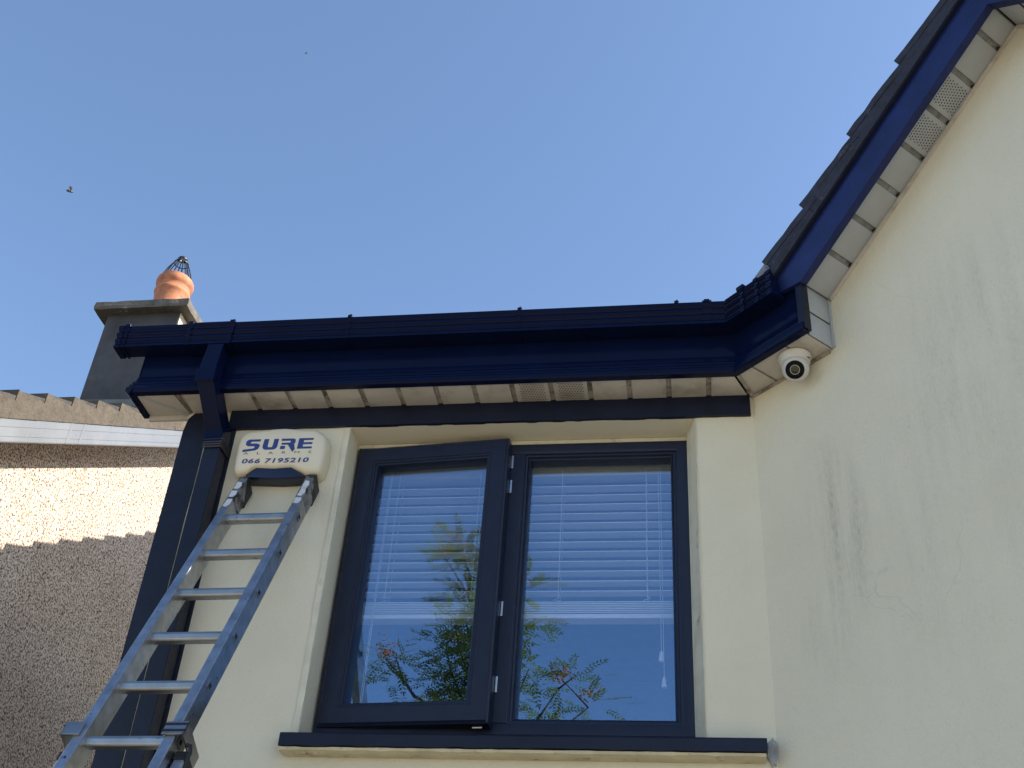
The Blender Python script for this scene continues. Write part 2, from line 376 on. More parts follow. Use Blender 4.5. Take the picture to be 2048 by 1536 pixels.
# the sloping barge of the left verge (mostly hidden behind the eaves)
sl = lambda y: 4.345+.61*y
mesh_obj('verge_board', MB().prism([(-2.0, -.06, sl(-.06)-.16), (-2.0, 3.6, sl(3.6)-.17), (-2.0, 3.6, sl(3.6)-.03), (-2.0, -.06, sl(-.06)-.04)],
         [(-1.98, -.06, sl(-.06)-.16), (-1.98, 3.6, sl(3.6)-.17), (-1.98, 3.6, sl(3.6)-.03), (-1.98, -.06, sl(-.06)-.04)]), m_navy_gloss, house)

m_groove_b = M('grey_groove_plastic', (.20, .21, .21), .6, .3, 22, .1, 60, .001, dirt=(.045, .042, .04), dscale=30, dthr=(.50, .66))
# ---- soffits: one object per panel
soff = part('soffit', house, (-.8, -.07, ZS))
G = .1345; x0g = -.610
def panel_verts(P, s0, s1, o0a, o0b, o1a, o1b, nrm, th=.008, groove=.009):
    """P(s,o)->point on the underside; panel body between s0 and s1, sunken groove margin each side"""
    mb = MB()
    a = [P(s0, o0a), P(s1, o0b), P(s1, o1b), P(s0, o1a)]
    b = [p+nrm*th for p in a]
    mb.prism(a, b); return mb
def make_panel(name, quad, nrm, mat, parent, th=.0052, bev=.0026):
    mb = MB(); mb.prism([Vector(p) for p in quad], [Vector(p)+nrm*th for p in quad])
    return mesh_obj(name, mb, mat, parent, smooth=True, bevel=bev, segs=2)
UP = Vector((0, 0, 1))
OI, OO = .0, .131
vent_x = []
k0 = -10
xs = [x0g+G*i for i in range(-10, 6)]
for i, xa in enumerate(xs):
    a = max(xa+.0085, -1.835 if True else xa); b = xa+G-.0085
    if b < -1.83: continue
    # clip to the mitre on the right
    qa_in, qa_out = a, a; qb_in, qb_out = b, b
    if b > mit(OO):
        if a > mit(OO)-.01: continue
        qb_in, qb_out = CX-.012, mit(OO)-.012
        b = qb_out
    if i == 0 or a <= -1.83:
        qa_in = -1.82; qa_out = -1.82-.012 if a <= -1.83 else a
    dz = random.uniform(-.0012, .0012)
    ti = random.uniform(-.001, .001)
    make_panel('panel', [(qa_in, -OI, ZS+dz), (qb_in, -OI, ZS+dz+ti), (qb_out, -OO, ZS+dz+ti), (qa_out, -OO, ZS+dz)], UP, m_soffit, soff)
    if abs(xa-x0g) < .01 or abs(xa-x0g-G) < .01: vent_x.append(xa)
# corner panel left of the wall corner, with the diagonal joint trim
make_panel('panel', [(-1.826, .004, ZS-.001), (-1.842, -.131, ZS-.001), (-1.972, -.131, ZS-.001)], UP, m_soffit, soff)
make_panel('panel', [(-1.838, .003, ZS-.001), (-1.984, -.120, ZS-.001), (-1.984, .003, ZS-.001)], UP, m_soffit, soff)
make_panel('joint_trim', [(-1.822, .006, ZS-.005), (-1.968, -.131, ZS-.005), (-1.984, -.131, ZS-.005), (-1.838, .006, ZS-.005)], UP, m_soffit_clean, soff, th=.006)
mesh_obj('backing', MB().box(-1.99, CX-.02, -.1305, .003, ZS+.0055, ZS+.012), m_soffit_groove, soff)
# eaves soffit along B
Bq = [(.0, .128), (.131, .262), (.266, .352)]
for n, (ta, tb) in enumerate([(.03, .115), (.123, .262), (.270, .352)]):
    ia, ib = (ta if n else .008), tb
    oa = ta if n else .414*OO+.010
    make_panel('panel', [PB(ia, OI, ZS), PB(ib, OI, ZS), PB(ib, OO, ZS), PB(oa, OO, ZS)], UP, m_soffit, soff)
mesh_obj('backing', MB().prism([PB(-.02, 0, ZS+.0055), PB(.35, 0, ZS+.0055), PB(.35, .131, ZS+.0055), PB(.02, .131, ZS+.0055)], [PB(-.02, 0, ZS+.014), PB(.35, 0, ZS+.014), PB(.35, .131, ZS+.014), PB(.02, .131, ZS+.014)]), m_soffit_groove, soff)
make_panel('mitre_trim', [PB(0.0, .004, ZS-.004), PB(.012, .004, ZS-.004), PB(.414*OO+.012, OO, ZS-.004), PB(.414*OO-.002, OO, ZS-.004)], UP, m_soffit_groove, soff, th=.004, bev=.001)
# box end of the gable eaves: upright panels facing along B
UB = Vector((-Q, Q, 0))
for za, zb in ((3.981, 4.075), (4.083, 4.196)):
    make_panel('panel', [PB(.360, .001, za), PB(.360, .117, za), PB(.360, .117, zb), PB(.360, .001, zb)], UB, m_soffit_clean, soff)
mesh_obj('backing', MB().prism([PB(.349, .001, 3.985), PB(.349, .117, 3.985), PB(.349, .117, 4.2), PB(.349, .001, 4.2)], [PB(.345, .001, 3.985), PB(.345, .117, 3.985), PB(.345, .117, 4.2), PB(.345, .001, 4.2)]), m_soffit_groove, soff)
# rake soffit panels
ct = 1/math.sqrt(1+RK*RK); stt = RK*ct
NR = Vector((-stt*Q, stt*Q, ct))             # up and away, square to the rake soffit
def PR(s, o, h=0):                           # s along the rake from t=.37
    t = .37+s*ct; return PB(t-h*stt, o, 4.184+RK*(t-.37)+h*ct)
tg = [.471, .586, .689, .800, .903, 1.009, 1.117]
sg = [0.0]+[.126+.1345*i for i in range(7)]
SAP = (TA-.37)/ct
vent_s = []
for i, s0 in enumerate(sg):
    s1 = sg[i+1] if i+1 < len(sg) else None
    if s1 is None:
        make_panel('panel', [PR(s0+.009, .001), PR(SAP-.004, .001), PR(SAP-.004, .131), PR(s0+.009, .131)], NR, m_soffit_clean, soff)
    else:
        make_panel('panel', [PR(s0+(.009 if i else -.004), .001), PR(s1-.009, .001), PR(s1-.009, .131), PR(s0+(.009 if i else -.004), .131)], NR, m_soffit_clean, soff)
    if i in (4, 5): vent_s.append((s0, s1))
mesh_obj('backing', MB().prism([PR(0, .001, .0055), PR(SAP, .001, .0055), PR(SAP, .131, .0055), PR(0, .131, .0055)], [PR(0, .001, .014), PR(SAP, .001, .014), PR(SAP, .131, .014), PR(0, .131, .014)]), m_groove_b, soff)
# the far slope of the gable beyond the apex
def PR2(s, o, h=0):
    t = 2*TA-.37-s*ct; return PB(t+h*stt, o, 4.184+RK*(.37+s*ct-.37)+h*ct)
NR2 = Vector((stt*Q, -stt*Q, ct))
for i, s0 in enumerate(sg):
    s1 = sg[i+1]-.005 if i+1 < len(sg) else SAP-.004
    make_panel('panel', [PR2(s0+.005, .001), PR2(s1, .001), PR2(s1, .131), PR2(s0+.005, .131)], NR2, m_soffit_clean, soff)
# wall trims along the soffit edges
def trim(parent, A, B, n1, n2, wdt=.011, dep=.009, mat=None):
    A = Vector(A); B = Vector(B)
    mesh_obj('edge_trim', MB().prism([A, A+n1*wdt, A+n1*wdt+n2*dep, A+n2*dep], [B, B+n1*wdt, B+n1*wdt+n2*dep, B+n2*dep]), mat or m_soffit_groove, parent)
NB = Vector((-Q, -Q, 0))
trim(soff, PR(-.002, .001, -.0105), PR(SAP-.004, .001, -.0105), NB, NR, .010, .009, m_soffit)
trim(soff, PR2(0, .001, -.0105), PR2(SAP-.004, .001, -.0105), NB, NR2, .010, .009, m_soffit)
trim(soff, PB(.01, .001, ZS-.008), PB(.345, .001, ZS-.008), NB, UP, .009, .007)
trim(soff, PB(.3605, .001, 3.985), PB(.3605, .001, 4.18), NB, UB*-1, .008, .006, m_soffit_clean)
# cobwebby dirt caught at the wall end of each rake groove
rd = random.Random(17)
for sgv in sg[1:]:
    c = PR(sgv, .012, -.0012); e1 = lvq = (PR(1, 0)-PR(0, 0)).normalized()
    rr = [c+e1*math.cos(a)*.007*rd.uniform(.5, 1.2)+NB*math.sin(a)*.009*rd.uniform(.4, 1.3) for a in [k*math.pi/5 for k in range(10)]]
    mesh_obj('dirt_clump', MB().prism(rr, [p+NR*.003 for p in rr]), m_hole, soff)
# vent perforations: dark discs painted for the shade inside, one mesh per vented panel
def vent_hole_discs(P, s0, s1, o0, o1, nrm):
    mb = MB(); ns, no = 9, 11
    for i in range(ns):
        for j in range(no):
            s = s0+(s1-s0)*(i+.5+(.25 if j % 2 else -.25))/ns; o = o0+(o1-o0)*(j+.5)/no
            c = P(s, o)-nrm*.0006; e1 = (P(s+.001, o)-P(s, o)).normalized(); e2 = (P(s, o+.001)-P(s, o)).normalized()
            mb.add([c+(e1*math.cos(a)+e2*math.sin(a)*.9)*.0028 for a in [k*math.pi/3 for k in range(6)]], [tuple(range(6))])
    o = mesh_obj('vent_hole_discs', mb, m_hole, soff, fixn=False); o['kind'] = 'stuff'
for xa in (x0g, x0g+G):
    vent_hole_discs(lambda s, o: Vector((s, -o, ZS-.0014)), xa+.026, xa+.112, .012, .124, UP)
for s0, s1 in vent_s:
    vent_hole_discs(lambda s, o: PR(s, o, -.0002), s0+.024, s1-.024, .012, .124, NR)

# ---- barge boards of the gable
def barge(PRf, name):
    prof = [(.130, -.020), (.160, -.020), (.160, .078), (.156, .082), (.156, .098), (.130, .098)]
    s0 = -.02
    rings = []
    for sgn in (0, 1):
        ring = []
        for o, h in prof:
            if sgn == 0: ring.append(PRf(-.002 + (-.115 if h > .05 else -.002-(h+.02)*.9), o, h))
            else: ring.append(PRf(SAP+h*stt/ct, o, h))
        rings.append(ring)
    return mesh_obj(name, MB().sweep(rings), m_navy_barge, house)
barge(PR, 'barge_board'); barge(PR2, 'barge_board')
# verge fillet (pale edge of the undercloak) and dark bedding under the tiles
def verge_strip(PRf, o0, o1, h0, h1, sa, sb, name, mat):
    A = [PRf(sa, o, h) for o, h in ((o0, h0), (o1, h0), (o1, h1), (o0, h1))]
    B = [PRf(SAP+h*stt/ct, o, h) for o, h in ((o0, h0), (o1, h0), (o1, h1), (o0, h1))]
    return mesh_obj(name, MB().prism(A, B), mat, house)
verge_strip(PR, .05, .170, .099, .104, -.13, 0, 'undercloak', m_navy_frame)
verge_strip(PR2, .05, .170, .099, .104, -.13, 0, 'undercloak', m_navy_frame)

# ---- roofs
roof = part('roof', house, (-.3, .3, 4.2))
def slab(quad, th, name, mat):
    q = [Vector(p) for p in quad]; n = (q[1]-q[0]).cross(q[2]-q[0]).normalized()
    if n.z < 0: n = -n
    return mesh_obj(name, MB().prism(q, [p+n*th for p in q]), mat, roof)
slab([(-1.99, -.17, sl(-.17)-.055), (.03, -.17, sl(-.17)-.055), (3.8, 3.6, sl(3.6)-.055), (-1.99, 3.6, sl(3.6)-.055)], .03, 'roof_slope', m_tile)
slab([(-1.99, 3.6, sl(3.6)-.055), (3.8, 3.6, sl(3.6)-.055), (3.8, 6.3, sl(3.6)-.055-.61*2.7), (-1.99, 6.3, sl(3.6)-.055-.61*2.7)], .03, 'roof_slope', m_tile)
# gable roof slopes running back from plane B
slab([PR(-.12, .10, .106), PR(SAP+.06, .10, .106), PR(SAP+.06, -4, .106), PR(-.12, -4, .106)], .025, 'roof_slope', m_tile)
slab([PR2(-.3, .10, .106), PR2(SAP+.06, .10, .106), PR2(SAP+.06, -4, .106), PR2(-.3, -4, .106)], .025, 'roof_slope', m_tile)
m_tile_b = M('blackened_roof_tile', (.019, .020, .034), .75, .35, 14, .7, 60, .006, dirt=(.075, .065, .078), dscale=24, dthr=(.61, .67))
# interlocking verge tiles, laid course over course
def jag_slab(A, L, wv, lv, nv, th, seed, drop=0):
    """tile: origin A (tail, outer edge), L long along lv, width along wv, thickness along nv; outer edge a little chipped"""
    rnd = random.Random(seed); n = 7
    top = []; bot = []
    for i in range(n+1):
        s = L*i/n; e = rnd.uniform(-.0022, .0022)
        top.append(A+lv*s+nv*(th+rnd.uniform(-.0012, .0012))+wv*e); bot.append(A+lv*s+nv*rnd.uniform(-.0015, .0015)+wv*e)
    prof = bot+top[::-1]
    return MB().prism(prof, [p+wv*.30 for p in prof])
gauge = .274
lvR = (PR(1, 0)-PR(0, 0)).normalized(); wvR = Vector((Q, Q, 0))
til = math.radians(6.5)
for k in range(5):
    s = -.071+gauge*k
    lv = (lvR*math.cos(til)-NR*math.sin(til)); nv = (NR*math.cos(til)+lvR*math.sin(til))
    A = PR(s, .176, .174)
    cut = .05 if k == 0 else 0
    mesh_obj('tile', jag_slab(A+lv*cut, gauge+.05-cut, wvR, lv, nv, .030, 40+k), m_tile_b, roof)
    # bedding under each tile
    a0, a1 = PR(s+.006, .1745, .104), PR(s+gauge+.006, .1745, .104)
    b0 = A+lv*.006+nv*.004; b1 = A+lv*(gauge+.012)+nv*.004
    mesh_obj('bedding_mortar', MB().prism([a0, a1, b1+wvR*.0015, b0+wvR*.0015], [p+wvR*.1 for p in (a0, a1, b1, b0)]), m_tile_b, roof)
for k in range(5):
    s = -.071+gauge*k; lv2 = (PR2(1, 0)-PR2(0, 0)).normalized(); lv = lv2*math.cos(til)-NR2*math.sin(til); nv = NR2*math.cos(til)+lv2*math.sin(til)
    mesh_obj('tile', jag_slab(PR2(s, .176, .174), gauge+.05, wvR, lv, nv, .030, 60+k), m_tile, roof)
# left verge tiles of the main roof (their stepped shadow falls on the neighbour's wall)
pa = math.atan(.61); lvA = Vector((0, math.cos(pa), math.sin(pa))); nA = Vector((0, -math.sin(pa), math.cos(pa)))
for k in range(16):
    y = -.17+gauge*math.cos(pa)*k
    lv = lvA*math.cos(til)-nA*math.sin(til); nv = nA*math.cos(til)+lvA*math.sin(til)
    A = Vector((-2.035, y, sl(y)-.030))
    mesh_obj('tile', jag_slab(A, gauge+.05, Vector((1, 0, 0)), lv, nv, .030, 80+k), m_tile, roof)
# scrap of grey underlay at the foot of the gable verge
fe = MB()
pp = [(-.15, .20, .075), (-.04, .20, .10), (-.02, .19, .16), (-.10, .19, .165), (-.165, .2, .13)]
fe.prism([PR(*p) for p in pp], [PR(s+.004, o-.02, h) for s, o, h in pp])
mesh_obj('underlay_scrap', fe, m_felt, roof)

# ---- window
win = part('window', house, (-.6, .1, OZ0))
def rect_ring(mb, x0, x1, z0, z1, prof, mt=None):
    rings = []
    for (xa, za, sx, sz) in ((x0, z0, 1, 1), (x1, z0, -1, 1), (x1, z1, -1, -1), (x0, z1, 1, -1), (x0, z0, 1, 1)):
        rings.append([Vector((xa+sx*i, y, za+sz*i)) for i, y in prof])
    if mt: rings = [[mt @ p for p in r_] for r_ in rings]
    mb.sweep(rings, closed=True, caps=False); return mb
FX0, FX1, FZ0, FZ1 = -1.192, -.016, 2.826, 3.878
fpro = [(0, .172), (0, .104), (.003, .101), (.034, .101), (.038, .104), (.038, .172)]
mesh_obj('frame', rect_ring(MB(), FX0, FX1, FZ0, FZ1, fpro), m_navy_frame, win, smooth=True)
mesh_obj('packer', MB().box(OX0+.002, OX1-.002, .11, .16, OZ0+.002, FZ0-.001), m_navy_frame, win)
mesh_obj('packer', MB().box(OX0+.002, OX1-.002, .112, .16, FZ1+.001, OZ1-.002), m_bead, win)
mesh_obj('mullion', MB().box(-.648, -.584, .1015, .172, FZ0+.038, FZ1-.038), m_navy_frame, win, bevel=.003)
bead = [(0, .165), (0, .104), (.004, .104), (.006, .110), (.012, .111), (.014, .117), (.020, .121), (.022, .128), (.022, .165)]
mesh_obj('glazing_bead', rect_ring(MB(), -.584, FX1-.038, FZ0+.038, FZ1-.038, [(i-.0005, y) for i, y in bead]), m_navy_frame, win, smooth=True)
mesh_obj('pane', MB().box(-.566, FX1-.056, .152, .156, FZ0+.056, FZ1-.056), m_glass, win)
# open sash, hinged on its left
SW, SH = .552, 1.026
hinge = Vector((-1.184, .088, 2.843)); SA = R(-5.0)
SM = Matrix.Translation(hinge) @ Matrix.Rotation(SA, 4, 'Z')
spro = [(0, .052), (0, .008), (.006, .004), (.009, .0), (.058, .0), (.061, .004), (.066, .0045), (.069, .009), (.074, .010), (.078, .020), (.080, .028), (.080, .052)]
mesh_obj('sash', rect_ring(MB(), 0, SW, 0, SH, spro, SM), m_navy_frame, win, smooth=True)
mesh_obj('sash_seal', rect_ring(MB(), .012, SW-.012, .012, SH-.012, [(0, .050), (0, .064), (.03, .064), (.03, .050)], SM), m_navy_frame, win)
mesh_obj('pane', MB().box(.074, SW-.074, .0455, .0495, .074, SH-.074, SM), m_glass, win)
for zz in (3.80, 3.70, 3.24, 2.985):
    mesh_obj('lock_keep', MB().box(-.6285, -.6215, .094, .1014, zz-.026, zz+.026), m_steel, win, bevel=.001)
mesh_obj('stay_bolt', MB().tube([SM @ Vector((SW-.05, .02, -.008)), SM @ Vector((SW-.02, .02, -.008))], .004), m_steel, win)
mesh_obj('handle', MB().tube([SM @ Vector((SW-.075, .075, .46)), SM @ Vector((SW-.045, .10, .40))], [.007, .009]), m_steel, win)
# sill
si = MB()
sp = [(.105, 2.8245), (-.058, 2.771), (-.062, 2.765), (-.062, 2.732), (-.05, 2.730), (.105, 2.730)]
n = 40; rings = []
for i in range(n+1):
    x = -1.236+(.180+1.236)*i/n; rnd = random.Random(i)
    e = rnd.uniform(-.0014, .0014) if 0 < i < n else 0
    rings.append([Vector((x+(.004 if i == 0 else -.004 if i == n else 0)*(1 if y > .1 else 0), y, z+(e if z < 2.735 else 0))) for y, z in sp])
# the sill body sits in front of and inside the opening
for r_ in rings:
    for p in r_:
        if p.y > 0 and not (OX0+.003 < p.x < -.022):
            p.y = -.0015; p.z = min(p.z, 2.782)
si.sweep(rings)
mesh_obj('window_sill', si, m_navy_paint, house)
un = MB(); rings = []
for i in range(61):
    x = -1.233+(.176+1.233)*i/60; rnd = random.Random(100+i); e = rnd.uniform(-.002, .002)
    rough = 1.8 if i < 8 else 1
    rings.append([Vector((x, y, z)) for y, z in ((-.0015, 2.7285), (-.056+e*rough, 2.7285), (-.053+e*rough, 2.721+e), (-.04, 2.718+e*rough), (-.03, 2.717), (-.0015, 2.717))])
un.sweep(rings)
mesh_obj('sill_underside', un, m_cream, house)
# grey cement patch at the sill's right end
rnd = random.Random(5); c0 = Vector((.196, -.006, 2.75))
ring = [(c0.x+math.cos(a)*.016*rnd.uniform(.7, 1.1), c0.z+math.sin(a)*.042*rnd.uniform(.7, 1.15)) for a in [k*math.pi/9 for k in range(18)]]
mesh_obj('cement_patch', MB().prism([(x, -.008, z) for x, z in ring], [(x, .002, z) for x, z in ring]), M('cement', (.30, .31, .31), .95, .25, 30, .9, 90, .006), house)
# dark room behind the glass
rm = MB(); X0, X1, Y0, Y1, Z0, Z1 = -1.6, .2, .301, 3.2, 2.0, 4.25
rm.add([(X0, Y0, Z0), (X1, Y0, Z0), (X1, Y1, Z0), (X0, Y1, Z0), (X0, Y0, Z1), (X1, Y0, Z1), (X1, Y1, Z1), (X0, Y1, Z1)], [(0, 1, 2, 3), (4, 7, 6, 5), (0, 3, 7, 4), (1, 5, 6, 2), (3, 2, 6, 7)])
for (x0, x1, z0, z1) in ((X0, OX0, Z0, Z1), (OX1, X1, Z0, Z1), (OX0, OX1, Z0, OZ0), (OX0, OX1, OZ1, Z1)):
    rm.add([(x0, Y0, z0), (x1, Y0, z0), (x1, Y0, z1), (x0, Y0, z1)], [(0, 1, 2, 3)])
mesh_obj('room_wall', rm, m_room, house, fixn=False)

# ================================================================== BLINDS
def blind(x0, x1, label, cords, pulls, yb=.215):
    b = thing('venetian_blind', label, 'blind', ((x0+x1)/2, yb, 3.257), 'venetian blinds in the window')
    mesh_obj('headrail', MB().box(x0, x1, yb-.028, yb+.028, 3.796, 3.862), m_cream if False else M('cream_headrail', (.50, .49, .42), .5, .06), b, bevel=.002)
    sl_me = None
    prof = [(-.026, .0), (-.013, .0028), (0, .0036), (.013, .0028), (.026, 0), (.026, -.0028), (.013, 0), (0, .0008), (-.013, 0), (-.026, -.0028)]
    me_src = MB().prism([(x0, y, z) for y, z in prof], [(x1, y, z) for y, z in prof])
    first = None
    for k in range(12):
        z = 3.757-.0369*k
        if first is None:
            first = mesh_obj('slat', MB().prism([(x0, y*math.cos(.10)-zz*math.sin(.10), y*math.sin(.10)+zz) for y, zz in prof], [(x1, y*math.cos(.10)-zz*math.sin(.10), y*math.sin(.10)+zz) for y, zz in prof]), m_blind, b, (0, yb, z), smooth=True)
        else: link('slat', first.data, b, (0, yb, z))
    for k in range(7): link('slat', first.data, b, (0, yb, 3.312-.0062*k))
    mesh_obj('bottom_rail', MB().box(x0, x1, yb-.026, yb+.026, 3.250, 3.266), m_blind, b, bevel=.003)
    for cx_ in cords:
        for dy in (-.029, .029):
            mesh_obj('ladder_cord', MB().tube([(cx_, yb+dy, 3.818), (cx_+.002, yb+dy, 3.32)], .0011, 6), m_cord, b)
        knot = []; rnd = random.Random(int(cx_*1000))
        for q in range(16): knot.append((cx_+rnd.uniform(-.016, .018), yb-.031-rnd.uniform(0, .006), 3.325-.0045*q))
        mesh_obj('cord_bundle', MB().tube(knot, .0010, 5), m_cord, b)
    for (px, z0, z1, tas) in pulls:
        mesh_obj('pull_cord', MB().tube([(px, yb-.034, 3.82), (px+.004, yb-.034, z1)], .0010, 5), m_cord, b)
        if tas: mesh_obj('tassel', MB().lathe((px+.004, yb-.034, z1-.034), [(.0080, 0), (.0092, .007), (.0058, .030), (.002, .038)], 12), m_cord, b, smooth=True)
    return b
blind(-.628, -.02, 'white venetian blind half raised behind the fixed right pane', (-.457, -.163), ((-.121, 0, 3.13, True), (-.113, 0, 3.045, True)))
blind(-1.178, -.640, 'white venetian blind half raised behind the open left sash', (-1.049, -.752), ((-1.082, 0, 2.90, False), (-1.077, 0, 2.90, False)))

# ================================================================== GUTTER
gut = thing('rain_gutter', 'glossy navy rain gutter along the eaves, turning at the gable', 'gutter', (-.9, -.19, 4.088))
def fall(mb):
    for p in mb.v: p.z += -.002-.002*(.1-p.x)/2.15
    return mb
OUT = [(.203, 4.246), (.208, 4.243), (.208, 4.230), (.203, 4.226), (.201, 4.222), (.208, 4.211), (.208, 4.203), (.203, 4.199), (.201, 4.195), (.207, 4.185), (.207, 4.177), (.202, 4.173), (.202, 4.167), (.206, 4.160), (.206, 4.150), (.141, 4.150), (.141, 4.240)]
INN = [(.145, 4.240), (.145, 4.154), (.198, 4.154), (.197, 4.19), (.197, 4.24), (.199, 4.246)]
mesh_obj('trough', fall(MB().sweep(sweepAB(OUT+INN, -2.070, .285))), m_navy_gloss, gut)
def ring_prof(e):
    c = (.165, 4.200); outp = []
    for o, z in OUT[:-1]:
        d = Vector((o-c[0], z-c[1])); l = d.length; d = d*(1+e/l); outp.append((c[0]+d.x, c[1]+d.y))
    return outp
def gring(P, s0, s1, e, name, cap=False, mat=None):
    rp = ring_prof(e); inner = [] if cap else [(o, z) for o, z in OUT[:-1]][::-1]
    loop = rp+inner
    return mesh_obj(name, fall(MB().prism([P(s0, o, z) for o, z in loop], [P(s1, o, z) for o, z in loop])), mat or m_navy_gloss, gut, bevel=.0)
gring(PA, -2.084, -2.062, .0045, 'stop_end', cap=True)
gring(PA, -2.053, -2.045, .0055, 'stop_end_rib')
gring(PA, -1.808, -1.634, .004, 'running_outlet')
gring(PA, -1.810, -1.794, .0075, 'outlet_seal'); gring(PA, -1.652, -1.634, .0075, 'outlet_seal')
for x in (-1.202, -.585, -.038):
    gring(PA, x-.006, x+.006, .0045, 'bracket')
    mesh_obj('bracket_clip', fall(MB().box(x-.007, x+.007, -.2135, -.196, 4.238, 4.2505)), m_navy_gloss, gut, bevel=.0025)
for x in (-2.049, -1.802, -1.643, .066):
    mesh_obj('bracket_clip', fall(MB().box(x-.010, x+.010, -.2150, -.196, 4.238, 4.2510)), m_navy_gloss, gut, bevel=.0025)
gring(PA, .050, .082, .005, 'angle_union')
for t in (.166, .232): gring(PB, t-.008, t+.008, .0055, 'angle_union')
mesh_obj('bracket_clip', MB().prism([PB(.150, .196, 4.238), PB(.182, .196, 4.238), PB(.182, .216, 4.238), PB(.150, .216, 4.238)], [PB(.150, .196, 4.254), PB(.182, .196, 4.254), PB(.182, .216, 4.254), PB(.150, .216, 4.254)]), m_navy_gloss, gut, bevel=.003)
gring(PB, .274, .296, .0045, 'stop_end', cap=True)
m_glint = M('glint_nib_gloss', (.006, .010, .035), .10, .05, spec=.7)
for x in (-2.049, -1.643, -1.202, -.585, -.038):  # extra glossy domes added on the clips to catch a sun glint
    mesh_obj('glint_nib', fall(MB().lathe((x+.003, -.2065, 4.2485), [(.0062, 0), (.0062, .003), (.0048, .0062), (.0022, .0078), (.0003, .0082)], 14)), m_glint, gut, smooth='full')
# joint ribs on the return, where the angle piece's beads catch the light
for zz, oo in ((4.236, .2125), (4.206, .2125), (4.180, .2115), (4.155, .2105)):
    mesh_obj('angle_bead', MB().prism([PB(.096, oo-.004, zz-.004), PB(.272, oo-.004, zz-.004), PB(.272, oo, zz), PB(.096, oo, zz)], [PB(.096, oo-.006, zz+.004), PB(.272, oo-.006, zz+.004), PB(.272, oo-.002, zz+.004), PB(.096, oo-.002, zz+.004)]), m_navy_gloss, gut)

# ================================================================== DOWNPIPE
dp = thing('downpipe', 'square navy downpipe with offset bend at the left corner', 'downpipe', (-1.668, -.05, 0))
def sq(c, hx, hy): return [Vector((c[0]-hx, c[1]-hy, c[2])), Vector((c[0]+hx, c[1]-hy, c[2])), Vector((c[0]+hx, c[1]+hy, c[2])), Vector((c[0]-hx, c[1]+hy, c[2]))]
pxc = -1.684
def sqt(cx_, yf, yb_, zf, zb, h): return [Vector((cx_-h, yf, zf)), Vector((cx_+h, yf, zf)), Vector((cx_+h, yb_, zb)), Vector((cx_-h, yb_, zb))]
mesh_obj('outlet_spigot', MB().prism(sq((pxc-.004, -.178, 4.132), .031, .030), sq((pxc-.004, -.174, 4.152), .031, .030)), m_navy_gloss, dp, bevel=.002)
mesh_obj('offset_bend', MB().sweep([sqt(pxc-.004, -.207, -.149, 4.136, 4.136, .029), sqt(pxc-.004, -.222, -.162, 4.020, 4.020, .031)]), m_navy_gloss, dp, bevel=.002)
mesh_obj('offset_socket', MB().sweep([sqt(pxc-.004, -.226, -.158, 4.020, 4.020, .0345), sqt(pxc-.004, -.226, -.158, 3.962, 4.005, .0345)]), m_navy_gloss, dp, bevel=.002)
mesh_obj('offset_pipe', MB().sweep([sqt(pxc-.003, -.222, -.166, 3.975, 4.025, .0305), sqt(pxc+.012, -.090, -.026, 3.842, 3.888, .0305)]), m_navy_gloss, dp, bevel=.002)
mesh_obj('lower_bend', MB().sweep([sqt(pxc+.012, -.092, -.020, 3.846, 3.890, .033), sqt(pxc+.014, -.090, -.018, 3.822, 3.850, .034), sqt(pxc+.015, -.090, -.018, 3.795, 3.795, .034)]), m_navy_gloss, dp, bevel=.002)
mesh_obj('pipe', MB().sweep([sqt(-1.667, -.082, -.018, 3.80, 3.80, .0300), sqt(-1.667, -.082, -.018, .05, .05, .0300)]), m_navy_paint, dp, bevel=.003)
for k in range(4):
    z = 3.806-.010*k
    mesh_obj('cord_wrap', MB().tube([(-1.701, -.087, z), (-1.633, -.088, z+.002), (-1.632, -.014, z+.004)], .0036, 6), m_strap, dp)
mesh_obj('pipe_clip', MB().box(-1.70, -1.634, -.086, -.004, 2.20, 2.23), m_navy_paint, dp, bevel=.002)

# ================================================================== ALARM BOX
al = thing('alarm_box', 'ivory burglar alarm box lettered in blue, on the wall by the downpipe', 'alarm box', (-1.42, 0, 3.67))
body = [(-1.5808, 3.695), (-1.5851, 3.7434), (-1.5871, 3.8016), (-1.5841, 3.8263), (-1.5768, 3.8432), (-1.5577, 3.8567), (-1.5123, 3.8609), (-1.4645, 3.8669), (-1.4242, 3.8687), (-1.3829, 3.8642), (-1.3468, 3.8578), (-1.312, 3.8582), (-1.2894, 3.8513), (-1.2645, 3.8288), (-1.257, 3.8071), (-1.2536, 3.7614), (-1.2559, 3.7105), (-1.262, 3.684), (-1.2755, 3.6711), (-1.3092, 3.6698), (-1.3434, 3.686), (-1.3667, 3.6985), (-1.4319, 3.6948), (-1.502, 3.7005), (-1.5186, 3.6905), (-1.5318, 3.6774), (-1.5606, 3.6751), (-1.5717, 3.6798)]
cxm, czm = -1.421, 3.770
def inset(pts, e):
    out = []
    for x, z in pts:
        d = Vector((x-cxm, z-czm)); hx = max(0, abs(d.x)-e*1.0); 
        out.append((cxm+d.x*(1-e/.166), czm+d.y*(1-e/.098)))
    return out
rings = [[Vector((x, y, z)) for x, z in inset(body, e)] for e, y in ((.002, -.001), (0, -.012), (0, -.040), (.003, -.054), (.010, -.064), (.022, -.069))]
mesh_obj('cover', MB().sweep(rings), m_box, al, smooth='full')
lens = [(-1.5339, 3.679), (-1.5042, 3.7045), (-1.4341, 3.70), (-1.369, 3.7045), (-1.3397, 3.6861), (-1.3137, 3.6648), (-1.361, 3.6586), (-1.4105, 3.6568), (-1.4798, 3.6608), (-1.5281, 3.664)]
lc = (-1.42, 3.682)
